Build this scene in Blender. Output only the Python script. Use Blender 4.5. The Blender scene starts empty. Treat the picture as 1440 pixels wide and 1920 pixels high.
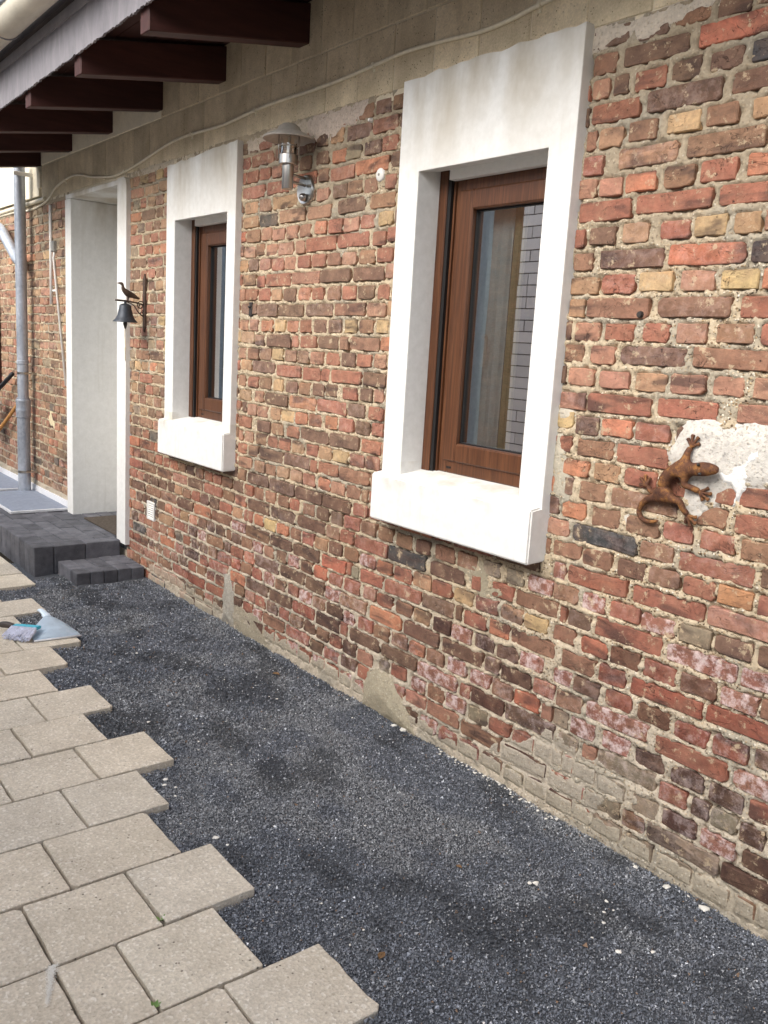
import bpy, bmesh, math, random
import numpy as np
from mathutils import Vector, Matrix, Quaternion

random.seed(7); rng = np.random.default_rng(7)
C = bpy.context.scene.collection
sc = bpy.context.scene

# ------------------------------------------------------------------ camera
cam_data = bpy.data.cameras.new('camera')
cam = bpy.data.objects.new('camera', cam_data); C.objects.link(cam)
cam_data.sensor_fit = 'VERTICAL'; cam_data.sensor_height = 36.0
cam_data.lens = 1645.22 / 1920 * 36.0
cam_data.clip_start = 0.05; cam_data.clip_end = 200
def view_axes(yaw, pitch, roll):
    f = Vector((-math.sin(yaw)*math.cos(pitch), math.cos(yaw)*math.cos(pitch), -math.sin(pitch)))
    r = f.cross(Vector((0, 0, 1))).normalized(); u = r.cross(f)
    return r*math.cos(roll)+u*math.sin(roll), -r*math.sin(roll)+u*math.cos(roll), f
_r, _u, _f = view_axes(0.8987986, 0.1847956, 0.0586931)
cam.matrix_world = Matrix(((_r.x, _u.x, -_f.x, 0.0), (_r.y, _u.y, -_f.y, -2.24045),
                           (_r.z, _u.z, -_f.z, 1.54), (0, 0, 0, 1)))
sc.camera = cam

# ------------------------------------------------------------------ world and sun
SUN_EL, SUN_AZ = 38, 178          # degrees; azimuth measured from +Y clockwise (towards +X)
world = bpy.data.worlds.new('World'); sc.world = world; world.use_nodes = True
nt = world.node_tree; nt.nodes.clear()
sky = nt.nodes.new('ShaderNodeTexSky'); sky.sky_type = 'NISHITA'; sky.sun_disc = False
sky.sun_elevation = math.radians(SUN_EL); sky.sun_rotation = math.radians(SUN_AZ)
sky.air_density = 1.0; sky.dust_density = 3.0; sky.ozone_density = 1.0
hsv = nt.nodes.new('ShaderNodeHueSaturation'); hsv.inputs['Saturation'].default_value = 0.55
bg = nt.nodes.new('ShaderNodeBackground'); bg.inputs['Strength'].default_value = 0.15
wo = nt.nodes.new('ShaderNodeOutputWorld')
nt.links.new(sky.outputs[0], hsv.inputs['Color']); nt.links.new(hsv.outputs[0], bg.inputs['Color'])
nt.links.new(bg.outputs[0], wo.inputs['Surface'])
sl = bpy.data.lights.new('sun', 'SUN'); sl.energy = 1.2; sl.angle = math.radians(50); sl.color = (1.0, 0.972, 0.925)
sun = bpy.data.objects.new('sun', sl); C.objects.link(sun)
az, el = math.radians(SUN_AZ), math.radians(SUN_EL)
to_sun = Vector((math.sin(az)*math.cos(el), math.cos(az)*math.cos(el), math.sin(el)))
sun.rotation_euler = to_sun.to_track_quat('Z', 'Y').to_euler()
sc.view_settings.view_transform = 'Standard'; sc.view_settings.look = 'None'
sc.view_settings.exposure = 1.17; sc.view_settings.gamma = 1.0
sc.view_settings.use_curve_mapping = False
sc.render.engine = 'CYCLES'
sc.cycles.max_bounces = 8; sc.cycles.diffuse_bounces = 4

# ------------------------------------------------------------------ helpers
def lin(r, g, b, k=1.0):
    o = []
    for v in (r, g, b):
        v /= 255.0
        v = v/12.92 if v <= 0.04045 else ((v+0.055)/1.055)**2.4
        o.append(min(1.0, v*k))
    return (o[0], o[1], o[2], 1.0)

class NT:
    """tiny node-graph writer"""
    def __init__(s, name):
        s.m = bpy.data.materials.new(name); s.m.use_nodes = True
        s.t = s.m.node_tree; s.t.nodes.clear()
        s.out = s.t.nodes.new('ShaderNodeOutputMaterial')
        s.b = s.t.nodes.new('ShaderNodeBsdfPrincipled')
        s.t.links.new(s.b.outputs[0], s.out.inputs['Surface'])
    def put(s, inp, v):
        if v is None: return
        if hasattr(v, 'is_linked'): s.t.links.new(v, inp)
        else:
            if hasattr(inp.default_value, '__len__') and not hasattr(v, '__len__'): v = [v]*len(inp.default_value)
            inp.default_value = v
    def n(s, t, **kw):
        nd = s.t.nodes.new(t)
        for k, v in kw.items(): setattr(nd, k, v)
        return nd
    def pos(s): return s.n('ShaderNodeNewGeometry').outputs['Position']
    def obj(s): return s.n('ShaderNodeTexCoord').outputs['Object']
    def scale(s, vec, xyz):
        m = s.n('ShaderNodeMapping'); s.put(m.inputs['Vector'], vec); m.inputs['Scale'].default_value = xyz
        return m.outputs[0]
    def noise(s, vec, sc_, det=4, rough=0.6, dist=0.0):
        nd = s.n('ShaderNodeTexNoise'); s.put(nd.inputs['Vector'], vec)
        nd.inputs['Scale'].default_value = sc_; nd.inputs['Detail'].default_value = det
        nd.inputs['Roughness'].default_value = rough; nd.inputs['Distortion'].default_value = dist
        return nd.outputs['Fac']
    def voro(s, vec, sc_, out='Distance', rnd=1.0):
        nd = s.n('ShaderNodeTexVoronoi'); s.put(nd.inputs['Vector'], vec); nd.inputs['Scale'].default_value = sc_
        nd.inputs['Randomness'].default_value = rnd
        return nd.outputs[out]
    def ramp(s, fac, pts, interp='LINEAR'):
        nd = s.n('ShaderNodeValToRGB'); s.put(nd.inputs[0], fac); cr = nd.color_ramp; cr.interpolation = interp
        while len(cr.elements) > 1: cr.elements.remove(cr.elements[-1])
        for i, (p, c) in enumerate(pts):
            e = cr.elements[0] if i == 0 else cr.elements.new(p)
            e.position = p; e.color = c if hasattr(c, '__len__') else (c, c, c, 1)
        return nd.outputs[0]
    def mix(s, fac, a, b, mode='MIX'):
        nd = s.n('ShaderNodeMix', data_type='RGBA', blend_type=mode); nd.clamp_factor = True
        s.put(nd.inputs[0], fac); s.put(nd.inputs[6], a); s.put(nd.inputs[7], b)
        return nd.outputs[2]
    def math(s, op, a, b=0.0):
        nd = s.n('ShaderNodeMath', operation=op); s.put(nd.inputs[0], a); s.put(nd.inputs[1], b)
        return nd.outputs[0]
    def bump(s, h, strength=0.5, dist=0.002, normal=None):
        nd = s.n('ShaderNodeBump'); s.put(nd.inputs['Height'], h); nd.inputs['Strength'].default_value = strength
        nd.inputs['Distance'].default_value = dist
        if normal is not None: s.put(nd.inputs['Normal'], normal)
        return nd.outputs[0]
    def done(s, col, rough=0.8, metal=0.0, normal=None, spec=0.3, **kw):
        s.put(s.b.inputs['Base Color'], col); s.put(s.b.inputs['Roughness'], rough); s.put(s.b.inputs['Metallic'], metal)
        s.put(s.b.inputs['Specular IOR Level'], spec)
        if normal is not None: s.put(s.b.inputs['Normal'], normal)
        for k, v in kw.items(): s.put(s.b.inputs[k], v)
        return s.m

def link(o, parent=None):
    C.objects.link(o)
    if parent is not None: o.parent = parent
    return o
def tag(o, label=None, cat=None, group=None, kind=None):
    if label: o['label'] = label
    if cat: o['category'] = cat
    if group: o['group'] = group
    if kind: o['kind'] = kind
    return o
def thing(name, loc=(0, 0, 0), label=None, cat=None, group=None, kind=None, parent=None):
    o = bpy.data.objects.new(name, None); o.location = loc; o.empty_display_size = 0.05
    link(o, parent); return tag(o, label, cat, group, kind)
def wloc(o):
    v = Vector((0, 0, 0))
    while o is not None: v += o.location; o = o.parent
    return v
def obj(name, bm, mat, parent=None, smooth=False, sharp=None):
    """bm in world coordinates; the object keeps its own origin relative to its parent"""
    me = bpy.data.meshes.new(name)
    if parent is not None:
        off = wloc(parent)
        if off.length > 0: bmesh.ops.translate(bm, verts=bm.verts, vec=-off)
    bm.normal_update()
    if smooth:
        for f in bm.faces: f.smooth = True
        if sharp:
            for e in bm.edges:
                if len(e.link_faces) == 2 and e.calc_face_angle(0) > math.radians(sharp): e.smooth = False
    bm.to_mesh(me); bm.free(); me.materials.append(mat)
    o = bpy.data.objects.new(name, me); return link(o, parent)
def fast_mesh(name, verts, faces, mat, parent=None, smooth=False, col=None):
    """numpy mesh; faces is an (n,k) array"""
    verts = np.asarray(verts, np.float32); faces = np.asarray(faces, np.int32); k = faces.shape[1]
    if parent is not None: verts = verts - np.array(wloc(parent), np.float32)
    me = bpy.data.meshes.new(name)
    me.vertices.add(len(verts)); me.vertices.foreach_set('co', verts.ravel())
    me.loops.add(faces.size); me.loops.foreach_set('vertex_index', faces.ravel())
    me.polygons.add(len(faces)); me.polygons.foreach_set('loop_start', np.arange(0, faces.size, k, dtype=np.int32))
    me.polygons.foreach_set('use_smooth', np.full(len(faces), bool(smooth)))
    me.update(calc_edges=True)
    if col is not None:
        a = me.color_attributes.new('Col', 'FLOAT_COLOR', 'POINT'); a.data.foreach_set('color', np.asarray(col, np.float32).ravel())
    me.materials.append(mat)
    return link(bpy.data.objects.new(name, me), parent)
def add_box(bm, x0, x1, y0, y1, z0, z1, bev=0.0, seg=1):
    vs = [bm.verts.new((x, y, z)) for x in (x0, x1) for y in (y0, y1) for z in (z0, z1)]
    idx = [(0, 1, 3, 2), (4, 6, 7, 5), (0, 4, 5, 1), (2, 3, 7, 6), (0, 2, 6, 4), (1, 5, 7, 3)]
    fs = [bm.faces.new([vs[i] for i in f]) for f in idx]
    if bev > 0:
        es = list({e for f in fs for e in f.edges})
        bmesh.ops.bevel(bm, geom=es, offset=bev, segments=seg, affect='EDGES', profile=0.6)
    return vs
def box(x0, x1, y0, y1, z0, z1, bev=0.0, seg=1):
    bm = bmesh.new(); add_box(bm, x0, x1, y0, y1, z0, z1, bev, seg); return bm
def catmull(pts, n=6):
    P = [Vector(p) for p in pts]; P = [P[0]*2-P[1]] + P + [P[-1]*2-P[-2]]; out = []
    for i in range(1, len(P)-2):
        for j in range(n):
            t = j/n; a, b, c, d = P[i-1], P[i], P[i+1], P[i+2]
            out.append(0.5*((2*b)+(c-a)*t+(2*a-5*b+4*c-d)*t*t+(3*b-a-3*c+d)*t**3))
    out.append(P[-2]); return out
def add_tube(bm, pts, r, seg=10, caps=True, squash=None):
    """r: number or a list, one per point"""
    P = [Vector(p) for p in pts]; n = len(P); rr = r if hasattr(r, '__len__') else [r]*n
    t0 = (P[1]-P[0]).normalized()
    up = Vector((0, 0, 1)) if abs(t0.z) < 0.9 else Vector((0, 1, 0))
    rings = []
    nrm = (up-t0*up.dot(t0)).normalized()
    for i, p in enumerate(P):
        t = (P[min(i+1, n-1)]-P[max(i-1, 0)])
        t = t.normalized() if t.length > 1e-9 else t0
        nrm = (nrm-t*nrm.dot(t)).normalized(); bn = t.cross(nrm)
        rings.append([bm.verts.new(p+(nrm*math.cos(a)*(squash or 1)+bn*math.sin(a))*rr[i]) for a in [2*math.pi*k/seg for k in range(seg)]])
    for a, b in zip(rings, rings[1:]):
        for k in range(seg): bm.faces.new((a[k], a[(k+1) % seg], b[(k+1) % seg], b[k]))
    new = [f for r_ in rings for v in r_ for f in v.link_faces]
    if caps: new += [bm.faces.new(rings[0][::-1]), bm.faces.new(rings[-1])]
    bmesh.ops.recalc_face_normals(bm, faces=list(set(new)))
def tube(pts, r, seg=10, caps=True, squash=None):
    bm = bmesh.new(); add_tube(bm, pts, r, seg, caps, squash); return bm
def add_lathe(bm, prof, center, seg=24, axis='z'):
    cx, cy, cz = center; rings = []
    for r, h in prof:
        if r < 1e-6:
            p = (cx, cy, cz+h) if axis == 'z' else (cx, cy+h, cz)
            rings.append([bm.verts.new(p)])
        else:
            ring = []
            for k in range(seg):
                a = 2*math.pi*k/seg
                ring.append(bm.verts.new((cx+r*math.cos(a), cy+r*math.sin(a), cz+h) if axis == 'z' else (cx+r*math.cos(a), cy+h, cz+r*math.sin(a))))
            rings.append(ring)
    for a, b in zip(rings, rings[1:]):
        for k in range(seg):
            q = [a[k % len(a)], a[(k+1) % len(a)], b[(k+1) % len(b)], b[k % len(b)]]
            u = []
            for v in q:
                if v not in u: u.append(v)
            if len(u) > 2: bm.faces.new(u)
    bmesh.ops.recalc_face_normals(bm, faces=bm.faces)
def lathe(prof, center, seg=24, axis='z'):
    bm = bmesh.new(); add_lathe(bm, prof, center, seg, axis); return bm
def prism(front, back):
    """two matching outlines (lists of xyz) joined into a solid"""
    bm = bmesh.new(); a = [bm.verts.new(p) for p in front]; b = [bm.verts.new(p) for p in back]; n = len(a)
    bm.faces.new(a); bm.faces.new(b[::-1])
    for i in range(n): bm.faces.new((a[i], b[i], b[(i+1) % n], a[(i+1) % n]))
    bmesh.ops.recalc_face_normals(bm, faces=bm.faces); return bm
_lat = {}
def vnoise(x, y, scale, seed):
    """smooth value noise in 0..1, arrays x,y in metres"""
    if seed not in _lat: _lat[seed] = np.random.default_rng(seed).random((257, 257)).astype(np.float32)
    L = _lat[seed]; u = np.asarray(x)*scale+1000.37; v = np.asarray(y)*scale+1000.71
    i = np.floor(u).astype(int); j = np.floor(v).astype(int); fu = u-i; fv = v-j
    fu = fu*fu*(3-2*fu); fv = fv*fv*(3-2*fv); i %= 256; j %= 256
    return (L[i, j]*(1-fu)+L[i+1, j]*fu)*(1-fv)+(L[i, j+1]*(1-fu)+L[i+1, j+1]*fu)*fv
def fbm(x, y, scale, seed, octv=4):
    s = 0; a = 0.5; tot = 0
    for o in range(octv):
        s = s+a*vnoise(x, y, scale*2**o, seed+o); tot += a; a *= 0.55
    return s/tot

# ------------------------------------------------------------------ materials
def brick_material(name, from_object):
    g = NT(name)
    if from_object:
        oi = g.n('ShaderNodeObjectInfo'); col, alpha = oi.outputs['Color'], oi.outputs['Alpha']
    else:
        at = g.n('ShaderNodeAttribute', attribute_name='Col'); col, alpha = at.outputs['Color'], at.outputs['Alpha']
    p = g.pos()
    n1 = g.noise(p, 17, 6, 0.66); n2 = g.noise(p, 90, 4, 0.65); n3 = g.noise(p, 330, 3, 0.6); n4 = g.noise(g.scale(p, (0.45, 1, 1.6)), 9, 3, 0.55, 0.6)
    hs = g.n('ShaderNodeHueSaturation'); hs.inputs['Saturation'].default_value = 0.86; g.put(hs.inputs['Color'], col)
    c = g.mix(1.0, hs.outputs[0], g.ramp(n1, [(0.25, 0.60), (0.5, 1.0), (0.75, 1.32)]), 'MULTIPLY')
    c = g.mix(g.ramp(g.noise(p, 13, 6, 0.68, 0.3), [(0.44, 0.0), (0.74, 0.42)]), c, lin(164, 132, 108))   # old mortar dust
    c = g.mix(g.ramp(n4, [(0.54, 0.0), (0.66, 0.72)]), c, lin(74, 58, 54))                        # scorched patches
    c = g.mix(g.ramp(n4, [(0.25, 0.5), (0.40, 0.0)]), c, g.mix(1.0, c, (1.35, 1.12, 0.95, 1), 'MULTIPLY'))
    c = g.mix(1.0, c, g.ramp(n2, [(0.3, 0.80), (0.55, 1.0), (0.8, 1.16)]), 'MULTIPLY')
    c = g.mix(g.ramp(n3, [(0.66, 0.0), (0.74, 0.55)]), c, lin(205, 180, 155))                     # lime flecks
    c = g.mix(g.ramp(g.noise(p, 26, 6, 0.72), [(0.58, 0.0), (0.64, 0.75)]), c, lin(190, 170, 140))  # mortar smears
    pits = g.ramp(g.noise(p, 120, 2, 0.5), [(0.24, 1.0), (0.32, 0.0)])
    c = g.mix(g.math('MULTIPLY', pits, 0.8), c, lin(48, 36, 34))
    ck = g.math('ABSOLUTE', g.math('SUBTRACT', g.noise(g.scale(p, (1.0, 1, 1.5)), 12, 3, 0.6, 1.2), 0.5))
    ck = g.math('MULTIPLY', g.ramp(ck, [(0.0, 1.0), (0.007, 0.0)]), g.ramp(g.noise(p, 6, 2), [(0.50, 0.0), (0.56, 1.0)]))
    c = g.mix(g.math('MULTIPLY', ck, 0.75), c, lin(52, 40, 36))                                   # hairline cracks
    bl = g.math('MULTIPLY', g.ramp(g.noise(p, 34, 6, 0.75), [(0.46, 0.0), (0.62, 1.0)]), alpha)
    c = g.mix(bl, c, lin(214, 196, 192))                                                            # efflorescence
    h = g.math('ADD', g.math('MULTIPLY', n2, 0.6), g.math('MULTIPLY', n3, 0.35))
    h = g.math('SUBTRACT', g.math('ADD', h, g.math('MULTIPLY', n1, 0.25)), g.math('MULTIPLY', g.math('ADD', pits, ck), 0.6))
    return g.done(c, g.ramp(n2, [(0.3, 0.68), (0.7, 0.9)]), 0, g.bump(h, 0.9, 0.0045), 0.3)
M = {}
M['brick'] = brick_material('brick', True)
M['brick_field'] = brick_material('brick_field', False)

def mortar_material():
    g = NT('mortar'); at = g.n('ShaderNodeAttribute', attribute_name='Col'); p = g.pos()
    n1 = g.noise(p, 60, 5, 0.7); n2 = g.noise(p, 260, 4, 0.7); v = g.voro(p, 210)
    c = g.mix(1.0, at.outputs['Color'], g.ramp(n1, [(0.3, 0.80), (0.55, 1.0), (0.75, 1.10)]), 'MULTIPLY')
    rough_amt = at.outputs['Alpha']
    grit = g.math('MULTIPLY', g.ramp(g.voro(p, 95, 'Distance'), [(0.0, 1.0), (0.25, 1.0), (0.40, 0.0)]), rough_amt)
    vc = g.voro(p, 95, 'Color')
    sep = g.n('ShaderNodeSeparateColor'); g.put(sep.inputs[0], vc)
    c = g.mix(g.math('MULTIPLY', grit, 0.95), c, g.ramp(sep.outputs[0], [(0.0, lin(86, 70, 54)), (0.25, lin(150, 124, 92)), (0.6, lin(200, 176, 140)), (0.9, lin(240, 232, 214))]))
    holes = g.math('MULTIPLY', g.ramp(g.noise(p, 120, 2, 0.5), [(0.30, 1.0), (0.38, 0.0)]), rough_amt)
    c = g.mix(g.math('MULTIPLY', holes, 0.9), c, lin(76, 62, 48))
    h = g.math('ADD', g.math('MULTIPLY', n1, 0.8), g.math('ADD', g.math('MULTIPLY', n2, 0.5), g.math('MULTIPLY', grit, 0.8)))
    h = g.math('SUBTRACT', h, g.math('MULTIPLY', holes, 1.2))
    return g.done(c, 0.92, 0, g.bump(h, 0.85, 0.004), 0.2)
M['mortar'] = mortar_material()

def block_material():
    g = NT('aerated_block'); p = g.pos(); oi = g.n('ShaderNodeObjectInfo')
    n1 = g.noise(p, 7, 4, 0.6); n2 = g.noise(p, 160, 3, 0.65)
    c = g.ramp(n1, [(0.3, lin(202, 186, 156)), (0.7, lin(234, 218, 188))])
    c = g.mix(1.0, c, g.ramp(oi.outputs['Random'], [(0, 0.84), (1, 1.08)]), 'MULTIPLY')
    pits = g.ramp(g.voro(p, 90), [(0.12, 1.0), (0.26, 0.0)])
    sel = g.ramp(g.noise(p, 40, 2), [(0.5, 0.0), (0.6, 1.0)])
    pits = g.math('MULTIPLY', pits, sel)
    c = g.mix(1.0, c, g.ramp(n2, [(0.3, 0.82), (0.7, 1.1)]), 'MULTIPLY')
    c = g.mix(g.math('MULTIPLY', pits, 0.85), c, lin(88, 74, 54))
    streak = g.ramp(g.noise(g.scale(p, (6, 1, 0.7)), 1.6, 4, 0.6), [(0.52, 0.0), (0.8, 0.35)])
    c = g.mix(streak, c, lin(140, 120, 90))
    h = g.math('SUBTRACT', g.math('MULTIPLY', n2, 0.7), pits)
    return g.done(c, 0.95, 0, g.bump(h, 0.7, 0.003), 0.1)
M['block'] = block_material()

def paint_material():
    g = NT('white_masonry_paint'); p = g.pos()
    s = g.n('ShaderNodeSeparateXYZ'); g.put(s.inputs[0], p)
    n1 = g.noise(p, 30, 5, 0.65); n2 = g.noise(p, 220, 3, 0.6)
    c = g.ramp(n1, [(0.3, lin(222, 221, 216)), (0.7, lin(234, 233, 229))])
    # rain-borne grime below the block course, thinning out downwards
    hi = g.ramp(s.outputs['Z'], [(0.0, 0), (1.0, 1)])
    mr = g.n('ShaderNodeMapRange'); g.put(mr.inputs[0], s.outputs['Z']); mr.inputs[1].default_value = 2.12; mr.inputs[2].default_value = 2.46
    st = g.noise(g.scale(p, (1.0, 1.0, 0.35)), 3.4, 5, 0.6, 0.3)
    grime = g.math('MULTIPLY', g.ramp(st, [(0.40, 0.0), (0.64, 0.75)]), mr.outputs[0])
    c = g.mix(grime, c, lin(174, 160, 134))
    mr2 = g.n('ShaderNodeMapRange'); g.put(mr2.inputs[0], s.outputs['Z']); mr2.inputs[1].default_value = 0.975; mr2.inputs[2].default_value = 1.04
    g2 = g.math('MULTIPLY', g.ramp(g.noise(p, 6, 4, 0.6), [(0.48, 0.0), (0.7, 0.55)]), g.math('MULTIPLY', mr2.outputs[0], g.math('MULTIPLY', g.math('LESS_THAN', s.outputs['Z'], 1.10), g.math('GREATER_THAN', s.outputs['X'], -5.3))))
    c = g.mix(g2, c, lin(178, 166, 140))
    drip = g.noise(g.scale(p, (22, 22, 0.9)), 1.3, 4, 0.6)
    c = g.mix(g.math('MULTIPLY', g.ramp(drip, [(0.55, 0.0), (0.75, 0.28)]), g.ramp(g.noise(p, 2.2, 3), [(0.45, 0.0), (0.6, 1.0)])), c, lin(186, 180, 166))
    h = g.math('ADD', g.math('MULTIPLY', n2, 0.5), g.math('MULTIPLY', g.noise(p, 12, 3), 1.5))
    return g.done(c, 0.75, 0, g.bump(h, 0.25, 0.003), 0.3)
M['paint'] = paint_material()

def simple(name, col, rough=0.6, metal=0.0, spec=0.4, nscale=40, amt=0.12, bump=0.1, bdist=0.001, stretch=(1, 1, 1)):
    g = NT(name); p = g.scale(g.pos(), stretch); n1 = g.noise(p, nscale, 4, 0.6); n2 = g.noise(p, nscale*0.15, 3, 0.6)
    c = g.mix(1.0, col, g.ramp(n1, [(0.3, 1-amt), (0.7, 1+amt)]), 'MULTIPLY')
    c = g.mix(1.0, c, g.ramp(n2, [(0.3, 1-amt), (0.7, 1+amt)]), 'MULTIPLY')
    return g.done(c, rough, metal, g.bump(n1, bump, bdist), spec)

def wood_frame():
    g = NT('brown_wood_grain_foil'); p = g.pos()
    a = g.noise(g.scale(p, (60, 60, 2.2)), 1.6, 5, 0.65, 0.8); b = g.noise(p, 3, 2)
    c = g.ramp(a, [(0.25, lin(54, 32, 19)), (0.5, lin(86, 52, 31)), (0.75, lin(110, 71, 45))])
    c = g.mix(1.0, c, g.ramp(b, [(0.3, 0.9), (0.7, 1.1)]), 'MULTIPLY')
    return g.done(c, 0.42, 0, g.bump(a, 0.15, 0.0006), 0.4)
M['frame'] = wood_frame()
M['slot'] = simple('black_rubber_and_gap', lin(22, 20, 20), 0.6)  # black for rubber parts, and for the shade painted into shutter gaps
M['rafter'] = simple('dark_stained_rafter_wood', lin(66, 38, 34), 0.6, 0, 0.3, 30, 0.25, 0.3, 0.001, (1, 0.12, 1))
M['soffit'] = simple('dark_stained_soffit_wood', lin(58, 36, 33), 0.7, 0, 0.2, 30, 0.25, 0.2, 0.001, (0.12, 1, 1))
M['roof'] = simple('dark_roof_tile', lin(70, 62, 60), 0.8)
M['fence_grey'] = simple('grey_fence_paint', lin(150, 156, 160), 0.8, 0, 0.2, 20, 0.12)
def fascia_mat():
    g = NT('grey_fibre_fascia'); p = g.pos(); a = g.noise(g.scale(p, (9, 3, 3)), 2, 5, 0.7, 0.5); b = g.noise(p, 200, 3)
    c = g.ramp(a, [(0.3, lin(118, 115, 120)), (0.55, lin(134, 131, 135)), (0.8, lin(150, 146, 149))])
    return g.done(c, 0.85, 0, g.bump(b, 0.3, 0.001), 0.2)
M['fascia'] = fascia_mat()
M['fascia_strip'] = simple('grey_zinc_strip', lin(150, 147, 149), 0.7, 0.0, 0.3, 20, 0.12)
M['gutter'] = simple('weathered_cream_zinc', lin(222, 214, 196), 0.55, 0.0, 0.4, 16, 0.14, 0.15, 0.001, (0.3, 1, 1))
def zinc():
    g = NT('galvanised_zinc'); p = g.pos(); v = g.voro(p, 45, 'Color'); n = g.noise(g.scale(p, (1, 1, 0.25)), 14, 4, 0.6)
    s = g.n('ShaderNodeSeparateColor'); g.put(s.inputs[0], v)
    c = g.ramp(n, [(0.3, lin(150, 157, 168)), (0.7, lin(194, 200, 209))])
    c = g.mix(0.18, c, g.ramp(s.outputs[0], [(0, lin(110, 116, 126)), (1, lin(200, 205, 212))]))
    return g.done(c, g.ramp(n, [(0.3, 0.42), (0.7, 0.58)]), 0.45, g.bump(n, 0.1, 0.001), 0.5)
M['zinc'] = zinc()
M['steel'] = simple('brushed_stainless_steel', lin(188, 184, 178), 0.28, 1.0, 0.5, 120, 0.08, 0.05, 0.0005, (1, 1, 0.1))
M['steel_dull'] = simple('dulled_steel_hat', lin(178, 172, 164), 0.42, 0.45, 0.5, 60, 0.10)
M['iron'] = simple('weathered_cast_iron', lin(66, 62, 60), 0.6, 0.5, 0.4, 90, 0.25, 0.5, 0.001)
M['iron_brown'] = simple('brown_cast_iron', lin(86, 70, 60), 0.65, 0.35, 0.3, 90, 0.3, 0.5, 0.001)
M['bell'] = simple('blackened_bell_iron', lin(64, 68, 74), 0.5, 0.55, 0.4, 60, 0.2, 0.3, 0.001)
def rust():
    g = NT('rusty_lizard_metal'); p = g.pos(); n = g.noise(p, 34, 5, 0.7); n2 = g.noise(p, 260, 4, 0.7)
    c = g.ramp(n, [(0.3, lin(78, 54, 46)), (0.5, lin(108, 73, 54)), (0.66, lin(164, 116, 66)), (0.8, lin(96, 68, 58))])
    c = g.mix(1.0, c, g.ramp(n2, [(0.3, 0.7), (0.7, 1.2)]), 'MULTIPLY')
    return g.done(c, 0.75, 0.25, g.bump(n2, 0.7, 0.0015), 0.3)
M['rust'] = rust()
M['white_plastic'] = simple('white_plastic', lin(232, 230, 224), 0.45, 0, 0.4, 60, 0.03, 0.02)
M['cream_plastic'] = simple('cream_cable_sheath', lin(228, 218, 194), 0.55, 0, 0.4, 60, 0.08, 0.02)
M['grey_plastic'] = simple('grey_plastic', lin(150, 148, 142), 0.5)
M['cream_render'] = simple('cream_render', lin(242, 232, 208), 0.9, 0, 0.2, 60, 0.05, 0.3, 0.002)
M['white_render'] = simple('white_painted_base', lin(228, 228, 230), 0.8, 0, 0.2, 60, 0.05, 0.3, 0.002)
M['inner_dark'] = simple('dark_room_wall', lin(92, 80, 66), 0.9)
M['curtain'] = simple('pale_grey_curtain', lin(216, 226, 228), 0.9, 0, 0.1, 300, 0.08, 0.2, 0.0005)
M['curtain_gold'] = simple('ochre_curtain_edge', lin(190, 182, 150), 0.9, 0, 0.1, 300, 0.1)
def glass_mat(name, tint, fac):
    m = bpy.data.materials.new(name); m.use_nodes = True; t = m.node_tree; t.nodes.clear()
    o = t.nodes.new('ShaderNodeOutputMaterial'); mx = t.nodes.new('ShaderNodeMixShader')
    tr = t.nodes.new('ShaderNodeBsdfTransparent'); tr.inputs[0].default_value = tint
    gl = t.nodes.new('ShaderNodeBsdfGlossy'); gl.inputs['Roughness'].default_value = 0.0; gl.inputs[0].default_value = (1, 1, 1, 1)
    fr = t.nodes.new('ShaderNodeFresnel'); fr.inputs[0].default_value = 1.5
    ad = t.nodes.new('ShaderNodeMath'); ad.operation = 'ADD'; ad.inputs[1].default_value = fac
    nz = t.nodes.new('ShaderNodeTexNoise'); nz.inputs['Scale'].default_value = 2.2; nz.inputs['Detail'].default_value = 1
    bp = t.nodes.new('ShaderNodeBump'); bp.inputs['Strength'].default_value = 0.06; bp.inputs['Distance'].default_value = 0.004
    t.links.new(nz.outputs[0], bp.inputs['Height']); t.links.new(bp.outputs[0], gl.inputs['Normal'])
    t.links.new(fr.outputs[0], ad.inputs[0]); t.links.new(ad.outputs[0], mx.inputs[0])
    t.links.new(tr.outputs[0], mx.inputs[1]); t.links.new(gl.outputs[0], mx.inputs[2]); t.links.new(mx.outputs[0], o.inputs[0])
    return m
M['glass'] = glass_mat('window_glass', (0.9, 0.94, 0.94, 1), 0.54)
M['lamp_glass'] = glass_mat('lamp_glass', (0.97, 0.93, 0.84, 1), 0.14)

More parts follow.
